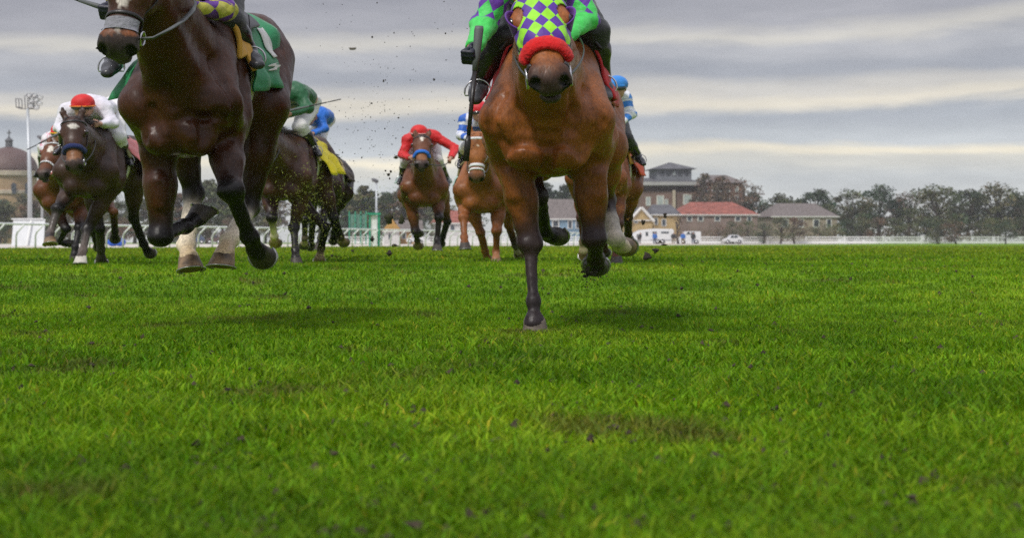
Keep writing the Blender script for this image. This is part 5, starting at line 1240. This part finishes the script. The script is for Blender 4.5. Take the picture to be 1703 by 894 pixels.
S2 = pattern_mat('green silks with purple diamonds', 'diamond', (.055, .62, .10), (.12, .022, .34), .075, .12, upper=True)
J2 = jockey(H2, dict(label='jockey in bright green and purple diamond silks on the chestnut leader', silks=S2, breeches=BLACKB, cap=cloth('lime cap', (.28, .72, .02)), gloves=GLOVE, overshoe=OVER, bvox=.011, vox=.011, bootvox=.009, dz=-.05,
    px=dict(shl=(842, -42), shr=(954, -46), head=(892, -75), chest=(898, -40), ell=(806, 42), hal=(787, 80), elr=(972, 34), har=(938, 62), knl=(838, 62), knr=(985, 52), hjl=(868, 10), hjr=(950, 5), hip=(910, -5), anl=(798, 135, -.12), tol=(788, 162, -.14), anr=(1000, 126, -.14), tor=(1011, 160, -.16))))
S3 = cloth('white silks', (.74, .72, .80)); 
J3 = jockey(H3, dict(label='jockey in white silks and a red cap on the horse with the pink saddle cloth', silks=S3, cap=REDCAP, capband=cloth('orange band', (.75, .22, .02)), vox=.012,
    px=dict(head=(138, 178), shr=(172, 180), shl=(112, 184), chest=(150, 176), elr=(186, 205), har=(166, 206), ell=(100, 212), hal=(108, 222), knr=(196, 228), anr=(208, 258), tor=(222, 272), hip=(172, 188))))
S4 = pattern_mat('white and pink silks', 'check', (.75, .72, .76), (.66, .04, .16), .14, .12)
J4 = jockey(H4, dict(label='jockey in white and pink silks at the far left, half hidden', silks=S4, cap=REDCAP, capband=cloth('yellow band', (.85, .6, .03)),
    px=dict(head=(101, 222), shl=(82, 232), ell=(75, 248), hal=(86, 254), chest=(105, 228), shr=(122, 230))))
S5 = cloth('green silks', (.012, .105, .038), rough=.5)
J5 = jockey(H5, dict(label='jockey in dark green silks and white breeches on the yellow saddle cloth', silks=S5, cap=cloth('green cap', (.02, .16, .06)), vox=.012,
    px=dict(shr=(497, 156), elr=(512, 180), har=(482, 190), knr=(499, 210), anr=(522, 244, -.1), tor=(534, 255, -.1), chest=(482, 152), head=(452, 150), shl=(448, 158), hip=(505, 168), hjr=(512, 182))))
m5 = MB(); fw_ = unit(H5['J']['har'] - H5['J']['elr']); m5.tube([H5['J']['har'] - fw_ * .06, H5['J']['har'] - fw_ * .005], [.038, .034], 14); m5.build('wrist_band', cloth('blue wrist band', (.03, .25, .65)), J5, True)
S6 = cloth('blue silks', (.012, .15, .62), rough=.5)
JF = jockey(HF, dict(label='jockey in bright blue silks with a pink back, bent low behind the green jockey', silks=S6, cap=cloth('pink cap', (.6, .03, .2)),
    px=dict(shr=(531, 194), elr=(538, 214), har=(520, 222), chest=(524, 190), shl=(508, 194), head=(512, 194), hip=(534, 198), hjr=(536, 204), knr=(532, 232), anr=(534, 252), tor=(534, 262))))
S7 = cloth('red silks', (.60, .008, .010))
J6 = jockey(H6, dict(label='jockey in plain red silks and a red cap with a pale band, elbows out', silks=S7, cap=REDCAP, capband=cloth('pale pink band', (.75, .45, .42)), vox=.012,
    px=dict(head=(697, 223), shl=(680, 232), shr=(722, 226), chest=(702, 228), ell=(670, 258), hal=(682, 262), elr=(757, 247), har=(750, 262), hip=(705, 236), knr=(726, 266), knl=(676, 268), anl=(669, 293), tol=(662, 303), anr=(742, 295), tor=(746, 306))))
S8 = pattern_mat('blue white and teal silks', 'bands', (.72, .74, .80), (.015, .12, .55), .1, .085)
J7 = jockey(H7, dict(label='jockey in blue and white banded silks and a red cap beside the chestnut leader', silks=S8, cap=pattern_mat('red and white cap', 'check', (.6, .01, .02), (.75, .7, .7), .04, .04), vox=.012,
    px=dict(head=(797, 186), shl=(776, 200), ell=(768, 226), hal=(784, 230), chest=(800, 200), shr=(824, 200), hip=(805, 204), knl=(776, 244), anl=(768, 266), tol=(764, 274))))
S9 = pattern_mat('blue and white striped silks', 'bands', (.76, .78, .82), (.02, .20, .62), .1, .075)
J8 = jockey(H8, dict(label='jockey in blue and white striped silks and a blue cap behind the chestnut leader', silks=S9, cap=cloth('blue cap', (.02, .22, .66)), breeches=BLACKB, vox=.012,
    px=dict(head=(1026, 146, -.1), shr=(1036, 163), elr=(1048, 190), har=(1030, 205), chest=(1008, 152), shl=(980, 160), hip=(1020, 178), knr=(1040, 230), anr=(1060, 258), tor=(1073, 270))))

# reins and whips
m = MB(); m.tube([H1['bit+1']] + [P(*q) for q in ((256, 63, 7.42), (280, 50, 7.58), (303, 36, 7.78), (319, 20, 7.98), (322, 8, 8.10), (314, -6, 8.22), (296, -18, 8.35))], .016, 8, flat=.45); m.build('rein', RUBBER, H1['root'], True)
reins(H1, {1: None, -1: H1['T'](.05, -.10, 1.62)}, RUBBER, .0, .010, bow=.0); reins(H2, {1: H2['T'](.02, .10, 1.60), -1: H2['T'](.02, -.10, 1.60)}, LEATHER, .0, .009, bow=.05)
for H_ in (H3, H4, H5, HF, H6, H7, H8): reins(H_, {1: H_['J']['gripr'], -1: H_['J']['gripl']}, LEATHER, .04)
g = H1['J']['gripl']; whip(g, g + unit(P(190, 12, g[1]) - P(90, -14, g[1] + .1)) * .10, P(72, -18, g[1] + .05), 'black riding whip held out to the left by the purple jockey')
g = H2['J']['gripl']; dv = unit(P(784, 235, g[1] - .05) - P(797, 45, g[1])); whip(g, P(797, 44, g[1]), P(775, 268, g[1] - .06), 'long black riding whip hanging upright in the hand of the green jockey', r=.0135)
g = H5['J']['gripr']; whip(g, P(473, 186, g[1]), P(567, 165, g[1] + .1), 'thin dark riding whip pointing right from the dark green jockey')
g = H4['J']['gripl']; whip(g, P(98, 222, g[1]), P(45, 249, g[1] - .1), 'green and black riding whip slanting down across the light tower', tip=None)
# ---------------------------------------------------------------- turf thrown up by the hooves
SOIL = mat('dark soil', (.030, .022, .016), rough=.95, var=.5, scale=40); SODG = mat('sod with grass', (.055, .085, .012), rough=.9, var=.6, scale=30, tint=(.03, .02, .012))
def clod(px, py, d, r, material, label, group):
    c = P(px, py, d); n1, n2 = 7, 10; vs = []; ph = RNG.uniform(0, 6, 6); st = RNG.uniform(.6, 1.5, 3)
    for i in range(n1):
        for j in range(n2):
            a = math.pi * i / (n1 - 1); b = 2 * math.pi * j / n2; u = V(math.sin(a) * math.cos(b), math.sin(a) * math.sin(b), math.cos(a))
            rr = r * (1 + .28 * math.sin(3 * u[0] + ph[0]) + .25 * math.sin(4 * u[1] + ph[1]) + .25 * math.sin(5 * u[2] + ph[2]) + .12 * RNG.normal())
            vs.append(c + u * rr * st)
    o = mk('turf_clod', vs, [(i * n2 + j, i * n2 + (j + 1) % n2, (i + 1) * n2 + (j + 1) % n2, (i + 1) * n2 + j) for i in range(n1 - 1) for j in range(n2)], material, origin=c)
    return tag(o, label, 'clod', group)
L1 = 'small dark clod of soil flying through the air between the two leaders'
for px, py, r in [(627, 5, 2.2), (638, 135, 4), (722, 132, 4), (741, 56, 2), (618, 172, 3), (663, 196, 2.2), (670, 212, 1.8), (621, 244, 2), (602, 262, 2.2), (646, 290, 3.5), (650, 285, 2.6), (595, 217, 1.6), (600, 247, 1.6), (510, 47, 1.8), (619, 62, 2), (655, 55, 2), (689, 60, 1.6), (718, 153, 1.6), (742, 100, 1.8), (641, 284, 2), (628, 170, 1.6), (648, 297, 2), (612, 232, 1.5), (633, 262, 1.6), (606, 204, 1.5), (652, 240, 1.6), (588, 268, 1.8), (640, 214, 1.4)]:
    clod(px, py, 14.5 + RNG.uniform(-2, 2), r * 14.5 / FPX * .46, SOIL, L1, 'soil clods in the air')
clod(586, 81, 5.2, 6.5 * 5.2 / FPX * .42, mat('dry soil', (.16, .14, .12), rough=.9, var=.3), 'large pale out of focus clod high between the two leaders', None)
for px, py, r, lab in [(646, 362, 6, 'left of two green sods in the air above the cottages'), (669, 366, 7, 'right of two green sods in the air above the cottages'), (658, 262, 4, 'small green sod in the air left of the red jockey')]:
    clod(px, py, 17, r * 17 / FPX * .8, SODG, lab, 'green sods in the air')
L2 = 'dark lump of soil low over the grass right of the chestnut leader'
for px, py, r in [(1106, 358, 2.6), (1070, 369, 3.6), (1091, 416, 4.2), (1077, 427, 4.6), (1105, 407, 2.6), (1098, 402, 2)]: clod(px, py, 15, r * 15 / FPX * .8, SOIL, L2, 'low soil lumps on the right')
L3 = 'dark lump of soil low over the grass near the furlong marker'
for px, py, r in [(619, 397, 3.6), (647, 421, 3.8), (657, 408, 3), (586, 417, 2.4), (552, 425, 2)]: clod(px, py, 16, r * 16 / FPX * .8, SOIL, L3, 'low soil lumps near the marker')
L4 = 'crumbling lump of turf dropping from the lifted hoof of the chestnut leader'
for px, py, r in [(977, 449, 6), (984, 456, 5), (974, 459, 4.5), (990, 452, 3), (970, 452, 3)]: clod(px, py, 8.9, r * 8.9 / FPX * .7, SODG, L4, 'turf lumps under the lifted hoof')
def specks(name, n, box, d0, d1, l0, l1, w_, material, kind='stuff', gauss=None):
    px = RNG.uniform(box[0], box[2], n); py = RNG.uniform(box[1], box[3], n)
    if gauss: px = gauss[0] + RNG.normal(size=n) * gauss[2]; py = gauss[1] + RNG.normal(size=n) * gauss[3]
    d = RNG.uniform(d0, d1, n); vs = []; fs = []
    for a, b, c in zip(px, py, d):
        p = P(a, b, c); u = unit(RNG.normal(size=3)); s = unit(np.cross(u, RNG.normal(size=3))); t = np.cross(u, s); l = RNG.uniform(l0, l1); o = len(vs); k = RNG.uniform(.6, 1.3) * w_
        vs += [p - u * l, p + s * k, p + t * k, p - s * k, p - t * k, p + u * l + s * l * .3]
        fs += [(o, o + 1, o + 2), (o, o + 2, o + 3), (o, o + 3, o + 4), (o, o + 4, o + 1), (o + 5, o + 2, o + 1), (o + 5, o + 3, o + 2), (o + 5, o + 4, o + 3), (o + 5, o + 1, o + 4)]
    return mk(name, vs, fs, material, sm=False), n
GB = mat('torn grass', (.22, .26, .03), rough=.7, var=.4, scale=50)
def tagstuff(o): o[0]['kind'] = 'stuff'; return o
tagstuff(specks('torn_grass', 620, (440, 270, 570, 440), 15.2, 17.0, .004, .020, .0022, GB, gauss=(515, 345, 36, 48)))
tagstuff(specks('torn_grass', 120, (0, 0, 0, 0), 14.5, 16.0, .004, .015, .002, GB, gauss=(640, 350, 26, 50)))
tagstuff(specks('torn_grass', 140, (0, 0, 0, 0), 13.0, 16.0, .003, .010, .002, mat('orange straw', (.35, .17, .03), rough=.7, var=.4), gauss=(1022, 330, 14, 34)))
tagstuff(specks('soil_crumbs', 150, (0, 0, 0, 0), 13, 16, .002, .008, .0038, SOIL, gauss=(625, 225, 40, 75)))
tagstuff(specks('soil_crumbs', 160, (0, 0, 0, 0), 15, 17, .004, .010, .005, SOIL, gauss=(540, 380, 60, 40)))
tagstuff(specks('soil_crumbs', 90, (500, 0, 790, 260), 11, 16, .003, .007, .004, SOIL))
tagstuff(specks('soil_crumbs', 90, (0, 0, 0, 0), 8.7, 9.3, .003, .007, .004, SOIL, gauss=(980, 456, 12, 12)))
# ---------------------------------------------------------------- the damp air
hz = bpy.data.materials.new('damp air'); hz.use_nodes = True; t = hz.node_tree; t.nodes.remove(t.nodes['Principled BSDF'])
pv = nd(t, 'ShaderNodeVolumePrincipled'); pv.inputs['Color'].default_value = (.86, .89, .93, 1); pv.inputs['Density'].default_value = .00035; t.links.new(pv.outputs[0], t.nodes['Material Output'].inputs['Volume'])
m = MB(); m.box((-330, -6, -1.3), (330, 460, 34)); tag(m.build('haze', hz), kind='stuff')
